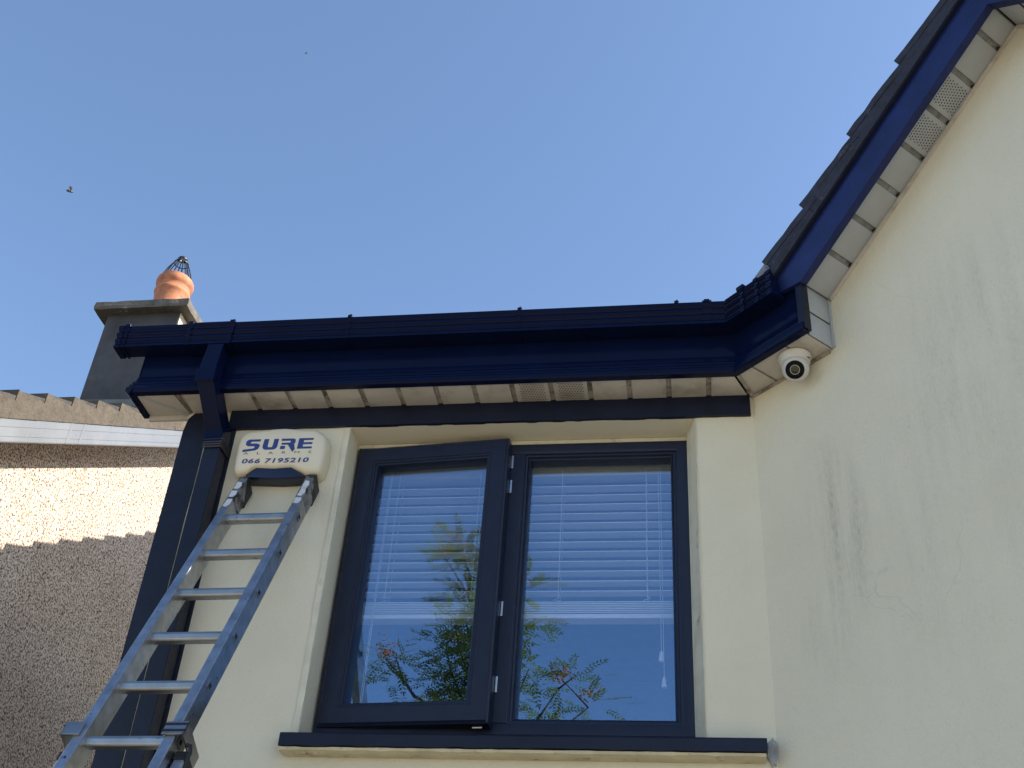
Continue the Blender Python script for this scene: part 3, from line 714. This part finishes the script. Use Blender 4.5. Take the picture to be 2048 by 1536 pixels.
rings = [[Vector((lc[0]+(x-lc[0])*f, y, lc[1]+(z-lc[1])*f)) for x, z in lens] for f, y in ((1, -.001), (1, -.045), (.97, -.053), (.9, -.057))]
mesh_obj('strobe_lens', MB().sweep(rings), m_lens_blue, al, smooth=True)
mesh_obj('screw', MB().lathe((-1.268, -.056, 3.756), [(.0035, 0), (.0035, .004)], 10, (0, -1, 0)), m_rubber, al)
# lettering
LET = {
 'S': [[(.30, 1.0), (1.55, 1.0), (1.52, .80), (.62, .80), (.50, .72), (.50, .60), (1.2, .60), (1.50, .50), (1.55, .35), (1.45, .10), (1.15, -.06), (-.22, -.20), (-.20, .02), (.90, .12), (1.02, .20), (1.0, .34), (.25, .36), (.02, .48), (-.02, .72), (.08, .90)]],
 'U': [[(.05, 1.0), (.55, 1.0), (.52, .34), (.62, .20), (1.0, .20), (1.08, .34), (1.12, 1.0), (1.62, 1.0), (1.58, .22), (1.42, .04), (1.2, -.02), (.30, -.02), (.08, .08), (-.02, .26)]],
 'R': [[(.05, 1.0), (1.30, 1.0), (1.56, .92), (1.60, .62), (1.48, .50), (1.66, -.02), (1.44, -.30), (.82, .42), (.12, .42), (.12, .60), (1.0, .60), (1.08, .68), (1.06, .80), (.05, .80)], [(.05, .30), (.56, .30), (.54, 0), (.03, 0)]],
 'E': [[(.05, 1.0), (1.62, 1.0), (1.60, .82), (.60, .82), (.60, .60), (1.56, .60), (1.55, .42), (.58, .42), (.58, .18), (1.58, .18), (1.56, 0), (.0, 0)]],
}
le = MB(); x = -1.549; zb = 3.770; hgt = .043; ws = .0335
for ch in 'SURE':
    for poly in LET[ch]:
        f = [Vector((x+px_*ws, -.0702, zb+pz_*hgt)) for px_, pz_ in poly]; b_ = [p+Vector((0, .0014, 0)) for p in f]
        le.prism(f, b_)
    x += .0635
mesh_obj('lettering', le, m_print, al)
def text_part(body_, width, height, x, z, mat, name, spacing=1.0, bold=0.0, shear=0.0):
    cu_ = bpy.data.curves.new('txt', 'FONT'); cu_.body = body_; cu_.size = 1.0; cu_.space_character = spacing; cu_.offset = bold; cu_.shear = shear; cu_.extrude = 0.0; cu_.resolution_u = 4
    to = bpy.data.objects.new('txt', cu_); COL.objects.link(to)
    dg = bpy.context.evaluated_depsgraph_get(); dg.update()
    me = bpy.data.meshes.new_from_object(to.evaluated_get(dg)); bpy.data.objects.remove(to); bpy.data.curves.remove(cu_)
    xs_ = [v.co.x for v in me.vertices]; ys_ = [v.co.y for v in me.vertices]
    ax, bx_, ay, by_ = min(xs_), max(xs_), min(ys_), max(ys_)
    for v in me.vertices:
        v.co = Vector((x+(v.co.x-ax)/(bx_-ax)*width, -.0700, z+(v.co.y-ay)/(by_-ay)*height))
    me.materials.clear(); me.materials.append(mat); me.name = name
    return link(name, me, al)
text_part('ALARMS', .247, .0095, -1.551, 3.7505, m_print_thin, 'lettering', spacing=3.1)
text_part('066 7195210', .241, .0195, -1.549, 3.7135, m_print, 'lettering', spacing=1.1, bold=.025, shear=.12)

# ================================================================== SECURITY CAMERA
cc = PB(.247, .063, ZS-.002)
sc = thing('security_camera', 'white dome security camera under the gable soffit', 'camera', cc)
mesh_obj('base', MB().lathe(cc, [(.054, -.001), (.054, -.006), (.050, -.010), (.049, -.018), (.047, -.028), (.042, -.030)], 40), m_white, sc, smooth=True)
bc = cc+Vector((0, 0, -.046)); ax = (CAM-bc).normalized(); ax = (ax+Vector((-.08, 0, -.10))).normalized()
sph = [(.0435*math.sin(a), -.0435*math.cos(a)) for a in [i*math.pi/18*.999+.01 for i in range(0, 15)]]
ball = [(.0435*math.cos(a), .0435*math.sin(a)) for a in [R(-85+i*11.5) for i in range(13)]]
mesh_obj('ball', MB().lathe(bc, ball+[(.031, .0325), (.0305, .034)], 40, ax), m_white, sc, smooth=True)
mesh_obj('face_ring', MB().lathe(bc, [(.0302, .030), (.0302, .0352), (.0285, .0362), (.0165, .0362), (.0155, .034), (.0155, .030)], 40, ax), m_black_gloss, sc, smooth=True)
mesh_obj('lens', MB().lathe(bc, [(.0152, .030), (.0150, .0335), (.012, .0352), (.006, .0362), (.0005, .0366)], 28, ax), m_lens, sc, smooth=True)
mesh_obj('seam_slot', MB().box(-.007, .007, -.001, .001, -.0015, .0015, Matrix.Translation(cc+Vector((.040, -.028, -.022))) @ Matrix.Rotation(R(35), 4, 'Z')), m_rubber, sc)

# ================================================================== LADDER
LA = R(62.0)
ld = thing('ladder', 'paint-splashed aluminium extension ladder leaning against the wall', 'ladder', (-1.41, -2.0, 0))
l_up = Vector((0, math.cos(LA), math.sin(LA))); l_out = Vector((0, -math.sin(LA), math.cos(LA))); l_x = Vector((1, 0, 0))
TOP = Vector((0, -.066, 3.668))
roll = R(.9)
def LP(x, s, d):                              # x across, s down from the top, d behind the front face
    p = TOP-l_up*s-l_out*d
    return Vector((x, p.y, p.z+(x+1.41)*math.tan(roll)))
LEN = 3.668/math.sin(LA)-.06
def rail(x0, x1, s0, s1, name, mat, dep=.066, d0=0.0, lip=True):
    wf = .0035
    mb = MB()
    mb.sweep([[LP(x0, s, d0), LP(x1, s, d0), LP(x1, s, d0+dep), LP(x0, s, d0+dep)] for s in (s0, s1)])
    return mesh_obj(name, mb, mat, ld, bevel=.0025)
for x0, x1 in ((-1.543, -1.514), (-1.303, -1.274)):
    rail(x0, x1, .16, LEN, 'rail', m_alu_rail)
    rail(x0-.0006, x1+.0006, .012, .16, 'rail_top', m_alu_top)
    mesh_obj('end_cap', MB().prism([LP(x0-.002, -.002, .006), LP(x1+.002, -.002, .006), LP(x1+.002, .016, .0), LP(x1+.002, .10, .066+.004), LP(x0-.002, .10, .066+.004), LP(x0-.002, .016, .0)],
             [LP(x0-.002, .006, .068), LP(x1+.002, .006, .068), LP(x1+.002, .03, .068), LP(x1+.002, .10, .071), LP(x0-.002, .10, .071), LP(x0-.002, .03, .068)]), m_rubber, ld)
    # smears of white paint
    rnd = random.Random(int(x0*1000))
    for q in range(3):
        s = .05+.05*q+rnd.uniform(-.01, .01); L_ = rnd.uniform(.03, .06)
        ringp = [(x0+.003+rnd.uniform(0, .004), s), (x1-.003-rnd.uniform(0, .006), s+rnd.uniform(-.006, .006)), (x1-.002, s+L_*.6), (x1-.01, s+L_), (x0+.004, s+L_*.9)]
        mesh_obj('paint_smear', MB().prism([LP(a, b_, -.0009) for a, b_ in ringp], [LP(a, b_, .0008) for a, b_ in ringp]), m_splash, ld)
# rungs: D-section with a ribbed tread
RS = .207; s_first = .232
nr = int((LEN-s_first)/RS)
rp = [(-.013, .012), (.013, .012), (.016, .004), (.016, -.010), (.012, -.015), (-.012, -.015), (-.016, -.010), (-.016, .004)]
first = None
RC = Vector((-1.4085, 0, 0))
for k in range(nr+1):
    s = s_first+RS*k
    c = LP(-1.4085, s, .030)
    if first is None:
        mb = MB()
        ringL = []; ringR = []
        for a, b_ in rp:
            off = Vector((0, a*1.0, b_*1.0))
            ringL.append(off+Vector((-.1065, 0, -.1065*math.tan(roll)))); ringR.append(off+Vector((.1065, 0, .1065*math.tan(roll))))
        mb.prism(ringL, ringR)
        first = mesh_obj('rung', mb, m_alu, ld, c, bevel=.0015)
    else: link('rung', first.data, ld, c)
    # swaged ends on the outside of the rails
    for xo, sg_ in ((-1.2735, 1), (-1.5435, -1)):
        cc_ = LP(xo, s, .030)
        if k == 0 and sg_ == 1:
            pl = MB()
            sqp = [(-.0115, -.0115), (.0115, -.0115), (.0115, .0115), (-.0115, .0115)]
            outer = [Vector((0, 0, 0))+l_up*a*1.15+l_out*b_ for a, b_ in sqp]; inner = [p*.62 for p in outer]
            rings = [[p+Vector((-.001, 0, 0)) for p in outer], [p+Vector((.0022, 0, 0)) for p in outer], [p+Vector((.0022, 0, 0)) for p in inner], [p+Vector((-.001, 0, 0)) for p in inner]]
            pl.sweep(rings+[rings[0]], caps=False)
            sw = mesh_obj('rung_end', pl, m_alu, ld, cc_)
            hl = mesh_obj('rung_socket', MB().prism([p+Vector((.0004, 0, 0)) for p in inner], [p+Vector((-.0006, 0, 0)) for p in inner]), m_rubber, ld, cc_)
        else:
            link('rung_end', sw.data, ld, cc_); link('rung_socket', hl.data, ld, cc_)
# sliding brackets and the lower section's stile tops
S6 = s_first+RS*5
for x0, x1, sgn in ((-1.543, -1.514, -1), (-1.303, -1.274, 1)):
    xa, xb = (x0-.032, x0+.016) if sgn < 0 else (x0-.008, x1+.020)
    s = S6-.012
    mb = MB().sweep([[LP(xa, q, -.007), LP(xb, q, -.007), LP(xb, q, -.0005), LP(xa, q, -.0005)] for q in (s-.022, s+.022)])
    mesh_obj('guide_bracket', mb, m_alu, ld, bevel=.0015)
    xo = xa if sgn < 0 else xb-.004
    mesh_obj('guide_bracket', MB().sweep([[LP(xo, q, -.007), LP(xo+.004, q, -.007), LP(xo+.004, q, .11), LP(xo, q, .11)] for q in (s-.022, s+.022)]), m_alu, ld)
    if sgn > 0:
        for q in (s-.012, s+.010):
            mesh_obj('bracket_rib', MB().sweep([[LP(xa-.0005, r_, -.0085), LP(xb+.0005, r_, -.0085), LP(xb+.0005, r_, -.0068), LP(xa-.0005, r_, -.0068)] for r_ in (q-.003, q+.003)]), m_rubber, ld)
    # stile of the lower section, just behind and outside
    la, lb = (x0-.030, x0-.004) if sgn < 0 else (x1+.004, x1+.030)
    rail(la, lb, S6+.035, LEN, 'lower_rail', m_alu_rail, .066, .035)
    mesh_obj('end_cap', MB().sweep([[LP(la-.003, q, .031), LP(lb+.003, q, .031), LP(lb+.003, q, .104), LP(la-.003, q, .104)] for q in (S6+.028, S6+.055)]), m_rubber, ld, bevel=.004)
xh = -1.262
mesh_obj('latch_hook', MB().tube([LP(xh+.034, S6+.10, .03), LP(xh+.036, S6+.05, .02), LP(xh+.030, S6+.028, .016), LP(xh+.018, S6+.022, .018)], .005, 8), m_rubber, ld, smooth=True)

# ================================================================== NEIGHBOUR'S HOUSE
nb = thing('neighbour_house', 'pebble-dashed neighbouring house with sunlit gable end on the left', 'house', (-6, 3, 0))
XN, XV = -3.67, -3.42
RY = 4.4
vt = lambda y: 4.263+.621*y                  # tops of the verge tile noses
bt = lambda y: 4.092+.628*y; bb = lambda y: 3.934+.632*y
zr = bb(RY)
gp = [(-.55, 0), (6.65, 0), (6.65, bb(-.55)+.03), (RY, zr+.03), (-.55, bb(-.55)+.03)]
mesh_obj('gable_wall', MB().prism([(XN, y, z) for y, z in gp], [(XN-.3, y, z) for y, z in gp]), m_pebble, nb)
mesh_obj('front_wall', MB().box(-10, XN-.3, -.55, -.3, 0, 3.55), m_pebble, nb)
mesh_obj('back_wall', MB().box(-10, XN-.3, 6.4, 6.65, 0, 3.55), m_pebble, nb)
# bargeboard with shallow ridges
bp = [(0, .0), (.004, .006), (.004, .030), (.0015, .033), (.004, .036), (.004, .088), (.0015, .091), (.004, .094), (.004, .150), (.0, .156), (-.02, .156), (-.02, 0)]
def bargeN(ya, yb_, mir=False):
    rings = []
    for y in (ya, yb_):
        yy = y if not mir else 2*RY-y
        rings.append([Vector((XV+a, y, bb(yy)+b_)) for a, b_ in bp])
    return mesh_obj('barge_board', MB().sweep(rings), m_alu_barge, nb)
bargeN(-.8, 1.665); bargeN(1.668, RY); bargeN(RY, 6.9, True)
# cover strips over the barge joints
for y in (1.665, 1.78):
    mesh_obj('joint_cover', MB().sweep([[Vector((XV+a*1.02+.0035, y+q, bb(y+q)+b_)) for a, b_ in ((-.003, .0), (.0015, .004), (.0015, .152), (-.003, .156))] for q in (-.012, .012)]), m_alu_barge, nb)
mesh_obj('soffit', MB().prism([(XV-.019, -.8, bb(-.8)+.006), (XN+.0005, -.8, bb(-.8)+.006), (XN+.0005, RY, bb(RY)+.006), (XV-.019, RY, bb(RY)+.006)], [(XV-.019, -.8, bb(-.8)+.016), (XN+.0005, -.8, bb(-.8)+.016), (XN+.0005, RY, bb(RY)+.016), (XV-.019, RY, bb(RY)+.016)]), m_soffit_brown, nb)
nroof = part('roof', nb, (-6, 3, 4.5))
pn = math.atan(.621); lvN = Vector((0, math.cos(pn), math.sin(pn))); nN = Vector((0, -math.sin(pn), math.cos(pn)))
tn = math.radians(6.0); lvt = lvN*math.cos(tn)-nN*math.sin(tn); nvt = nN*math.cos(tn)+lvN*math.sin(tn)
dy = .2335
mo = MB()
first_y = 1.128-dy*8
mt_prof = []
for k in range(17):
    y = first_y+dy*k
    if y > RY-.05: break
    th = .028
    A = Vector((XV+.004, y, vt(y)))-nvt*th
    mb = jag_slab(A, .33, Vector((-1, 0, 0)), lvt, nvt, th, 200+k)
    mesh_obj('tile', mb, m_tile_n, nroof)
    # mortar fillet: rises under the tile and peaks against the next tail
    rnd = random.Random(k)
    ya, ybx = y-.004, y+dy-.005
    pts = [(ya, bt(ya)-.01), (ybx, bt(ybx)-.01)]
    topl = []
    for q in range(7):
        f = q/6; yy = ybx+(ya-ybx)*f
        zt_ = vt(y)+(yy-y)*math.tan(pn-tn)+.002-.032*(yy-ya)/dy+rnd.uniform(-.005, .004)
        topl.append((yy, zt_))
    prof = pts+topl
    mesh_obj('verge_mortar', MB().prism([(XV+.012+rnd.uniform(-.003, .003), a, b_) for a, b_ in prof], [(XV-.12, a, b_) for a, b_ in prof]), m_mortar, nb)
q = [Vector((XV-.02, -.9, vt(-.9)-.055)), Vector((-10, -.9, vt(-.9)-.055)), Vector((-10, RY, vt(RY)-.055)), Vector((XV-.02, RY, vt(RY)-.055))]
mesh_obj('roof_slope', MB().prism(q, [p+nN*.02 for p in q]), m_tile_n, nroof)
q = [Vector((XV-.02, 7.0, vt(2*RY-7)-.055)), Vector((-10, 7.0, vt(2*RY-7)-.055)), Vector((-10, RY, vt(RY)-.055)), Vector((XV-.02, RY, vt(RY)-.055))]
mesh_obj('roof_slope', MB().prism(q, [p+Vector((0, 0, .02)) for p in q]), m_tile_n, nroof)
# chimney
ch = part('chimney', nb, (-3.86, 3.0, 5.9))
SX0, SX1, SY0, SY1 = -4.137, -3.578, 2.70, 3.26
def stack_mb(x0, x1, y0, y1, zt_):
    b = MB().box(x0, x1, y0, y1, 5.8, zt_)
    for p in b.v:
        if p.z < 6: p.z = vt(p.y)-.07
    return b
mesh_obj('stack', stack_mb(SX0, SX1-.004, SY0, SY1, 6.80), m_chim, ch, bevel=.006)
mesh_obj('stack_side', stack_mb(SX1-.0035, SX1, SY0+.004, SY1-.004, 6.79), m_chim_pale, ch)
rings = []
rnd = random.Random(3)
def cap_ring(e, z, n=10, jit=.004):
    x0, x1, y0, y1 = SX0-e, SX1+e, SY0-e, SY1+e; out = []
    for (a, b_), (c, d) in (((x0, y0), (x1, y0)), ((x1, y0), (x1, y1)), ((x1, y1), (x0, y1)), ((x0, y1), (x0, y0))):
        for i in range(n): out.append(Vector((a+(c-a)*i/n+rnd.uniform(-jit, jit), b_+(d-b_)*i/n+rnd.uniform(-jit, jit), z+rnd.uniform(-jit, jit)*.6)))
    return out
mesh_obj('cap', MB().sweep([cap_ring(.0, 6.795, jit=.001), cap_ring(.074, 6.792), cap_ring(.078, 6.815), cap_ring(.072, 6.862), cap_ring(.0, 6.885)]), m_cap, ch)
mesh_obj('flashing', MB().prism([(SX0-.02, SY0-.004, 5.88), (SX1+.02, SY0-.004, 5.88), (SX1+.02, SY0-.004, 6.03), (SX0-.02, SY0-.004, 6.045)], [(SX0-.02, SY0+.01, 5.88), (SX1+.02, SY0+.01, 5.88), (SX1+.02, SY0+.01, 6.03), (SX0-.02, SY0+.01, 6.045)]), M('old_lead', (.14, .16, .15), .7, .25), ch)
PC = Vector((-3.87, 3.0, 7.025))
potp = [(.142, -.16), (.142, .12), (.146, .175), (.156, .185), (.160, .200), (.155, .213), (.146, .222), (.144, .252), (.150, .262), (.163, .275), (.167, .300), (.163, .318), (.150, .326), (.150, .338), (.142, .345), (.122, .345), (.120, .25), (.02, .24)]
mesh_obj('pot', MB().lathe(PC, [(r_*.85, h) for r_, h in potp], 48), m_terra, ch, smooth=True)
gu = part('bird_guard', nb, PC+Vector((0, 0, .3)))
gu2 = ch
cone = MB()
for k in range(14):
    a = 2*math.pi*k/14
    d = Vector((math.cos(a), math.sin(a), 0))
    mesh_obj('wire', MB().tube([PC+d*.108+Vector((0, 0, .30)), PC+d*.116+Vector((0, 0, .350)), PC+d*.086+Vector((0, 0, .440)), PC+d*.034+Vector((0, 0, .555)), PC+d*.026+Vector((0, 0, .572))], .0042, 6), m_wire, gu)
mesh_obj('ring', MB().lathe(PC, [(.020, .555), (.036, .555), (.038, .566), (.032, .574), (.020, .573), (.020, .555)], 20, caps=False), m_wire, gu)
mesh_obj('ring', MB().lathe(PC, [(.052, .515), (.057, .515), (.057, .521), (.052, .521), (.052, .515)], 20, caps=False), m_wire, gu)

# ================================================================== ROWAN TREE (seen mirrored in the window)
tr = thing('rowan_tree', 'green rowan tree with orange berry clusters, mirrored in the window glass', 'tree', (-2.75, -7.0, 0))
rt = random.Random(11)
def wob(a, b_, n, amp):
    a = Vector(a); b_ = Vector(b_)
    return [a.lerp(b_, i/n)+Vector((rt.uniform(-amp, amp), rt.uniform(-amp, amp), rt.uniform(-amp, amp)))*(0 if i in (0, n) else 1) for i in range(n+1)]
trunk_pts = wob((-2.75, -7, 0), (-2.75, -7.0, 4.4), 8, .04)
mesh_obj('trunk', MB().tube(trunk_pts, [.13-.008*i for i in range(9)], 12), m_bark, tr, smooth=True)
tips = [(-3.80, -7.0, 7.55), (-3.70, -7.1, 6.9), (-3.62, -6.9, 6.3), (-4.42, -7.0, 6.22), (-3.5, -7, 5.6), (-3.9, -7.2, 6.5), (-3.3, -7.3, 7.2), (-2.7, -7, 8.0), (-2.2, -7.2, 7.4), (-1.76, -7, 6.85), (-1.80, -7.05, 6.35), (-1.72, -7, 5.75), (-1.33, -7.0, 5.84), (-1.04, -7.0, 5.66), (-2.4, -6.4, 6.6), (-3.0, -6.3, 6.4), (-2.9, -7.7, 6.8), (-2.3, -7.8, 6.0), (-3.4, -7.9, 5.9), (-3.6, -6.4, 5.4), (-2.0, -6.4, 5.4), (-2.75, -6.0, 5.3), (-2.75, -8.1, 5.3)]
leaves = MB(); berries = MB()
limb_ends = []
def leaf(c, d, up_):
    """pinnate leaf: a rib with paired leaflets"""
    d = d.normalized(); sd = d.cross(up_).normalized(); nn = sd.cross(d)
    L = rt.uniform(.15, .23); n = 6
    rib = [c+d*L*i/n-nn*.035*(i/n)**2 for i in range(n+1)]
    for i in range(1, n+1):
        for s_ in (-1, 1):
            ll = .058*(1-.35*abs(i/n-.5))*rt.uniform(.85, 1.1); dirv = (d*.55+sd*s_*.85+nn*rt.uniform(-.25, .1)).normalized()
            wv = dirv.cross(nn).normalized()*ll*.17
            p = rib[i]
            leaves.add([p, p+dirv*ll*.45+wv, p+dirv*ll, p+dirv*ll*.45-wv], [(0, 1, 2, 3)])
    p = rib[-1]; wv = sd*.01
    leaves.add([p, p+d*.03+wv, p+d*.06, p+d*.03-wv], [(0, 1, 2, 3)])
    wv = sd*.0018
    leaves.add([rib[0]-wv, rib[0]+wv, rib[-1]+wv*.4, rib[-1]-wv*.4], [(0, 1, 2, 3)])
def spray(c, n, rad, berry=False, zs=1.0):
    for _ in range(n):
        v = Vector((rt.gauss(0, 1), rt.gauss(0, 1), rt.gauss(0, .8)))
        p = c+v*rad*.55; p.z += 0
        d = Vector((v.x, v.y, v.z*.6+rt.uniform(-.3, .5)))+Vector((rt.uniform(-.5, .5), rt.uniform(-.5, .5), 0))
        leaf(p, d, Vector((rt.uniform(-.4, .4), rt.uniform(-.4, .4), 1)))
    if berry:
        for _ in range(34):
            p = c+Vector((rt.gauss(0, .055), rt.gauss(0, .055), rt.gauss(.03, .035)+rad*.5))
            r_ = .0125
            berries.add([p+Vector(q_)*r_ for q_ in ((1, 0, 0), (-1, 0, 0), (0, 1, 0), (0, -1, 0), (0, 0, 1), (0, 0, -1))], [(0, 2, 4), (2, 1, 4), (1, 3, 4), (3, 0, 4), (2, 0, 5), (1, 2, 5), (3, 1, 5), (0, 3, 5)])
for i, tp in enumerate(tips):
    tp = Vector(tp); b0 = trunk_pts[rt.choice((5, 6, 7, 8, 8))]
    mid = b0.lerp(tp, .45)+Vector((0, 0, .25))
    pts_ = wob(b0, mid, 3, .03)[:-1]+wob(mid, tp, 5, .04)
    mesh_obj('limb', MB().tube(pts_, [.05-.0055*k for k in range(len(pts_))], 7), m_bark, tr, smooth=True)
    edge = i in (3, 12, 13)
    for k, p in enumerate(pts_[3:]):
        f = (k+1)/len(pts_[3:])
        spray(p, 10 if edge else 27, .13+.12*(1-f*.5), berry=(k == len(pts_[3:])-1 and rt.random() < .75) or rt.random() < .10)
    # twigs
    for _ in range(6 if not edge else 2):
        p = pts_[rt.randrange(4, len(pts_))]; e = p+Vector((rt.uniform(-.28, .28), rt.uniform(-.4, .4), rt.uniform(.0, .3)))
        mesh_obj('twig', MB().tube([p, e], [.010, .005], 5), m_bark, tr)
        spray(e, 10, .12, rt.random() < .25)
mesh_obj('crown', leaves, m_leafm, tr, fixn=False)
mesh_obj('berries', berries, m_berry, tr, fixn=False)['kind'] = 'stuff'

# ================================================================== INSECTS IN THE AIR
def insect(loc, size, label, group='insects in the sky'):
    o = thing('flying_insect', label, 'insect', loc, group); L_ = Vector(loc)
    axd = Vector((.8, .3, -.15)).normalized()
    pf = [(.01, -.5), (.10, -.42), (.16, -.2), (.15, 0), (.08, .06), (.13, .14), (.14, .26), (.08, .33), (.10, .42), (.05, .5), (.01, .52)]
    mesh_obj('body', MB().lathe(L_, [(r_*size*1.2, h*size) for r_, h in pf], 10, axd), m_bee, o, smooth=True)
    sd = axd.cross(Vector((0, 0, 1))).normalized()
    for s_ in (-1, 1):
        q = [L_+axd*size*.12, L_+sd*s_*size*.35+axd*size*.35+Vector((0, 0, size*.4)), L_+sd*s_*size*.55+Vector((0, 0, size*.55)), L_+sd*s_*size*.4-axd*size*.15+Vector((0, 0, size*.32))]
        mesh_obj('wing', MB().prism(q, [p+Vector((0, 0, size*.012)) for p in q]), m_wing, o)
insect((-.723, -2.445, 2.574), .0085, 'small brown insect flying in the sky above the neighbouring roof')
insect((-.69, -2.018, 3.366), .0050, 'tiny dark insect high in the open sky')
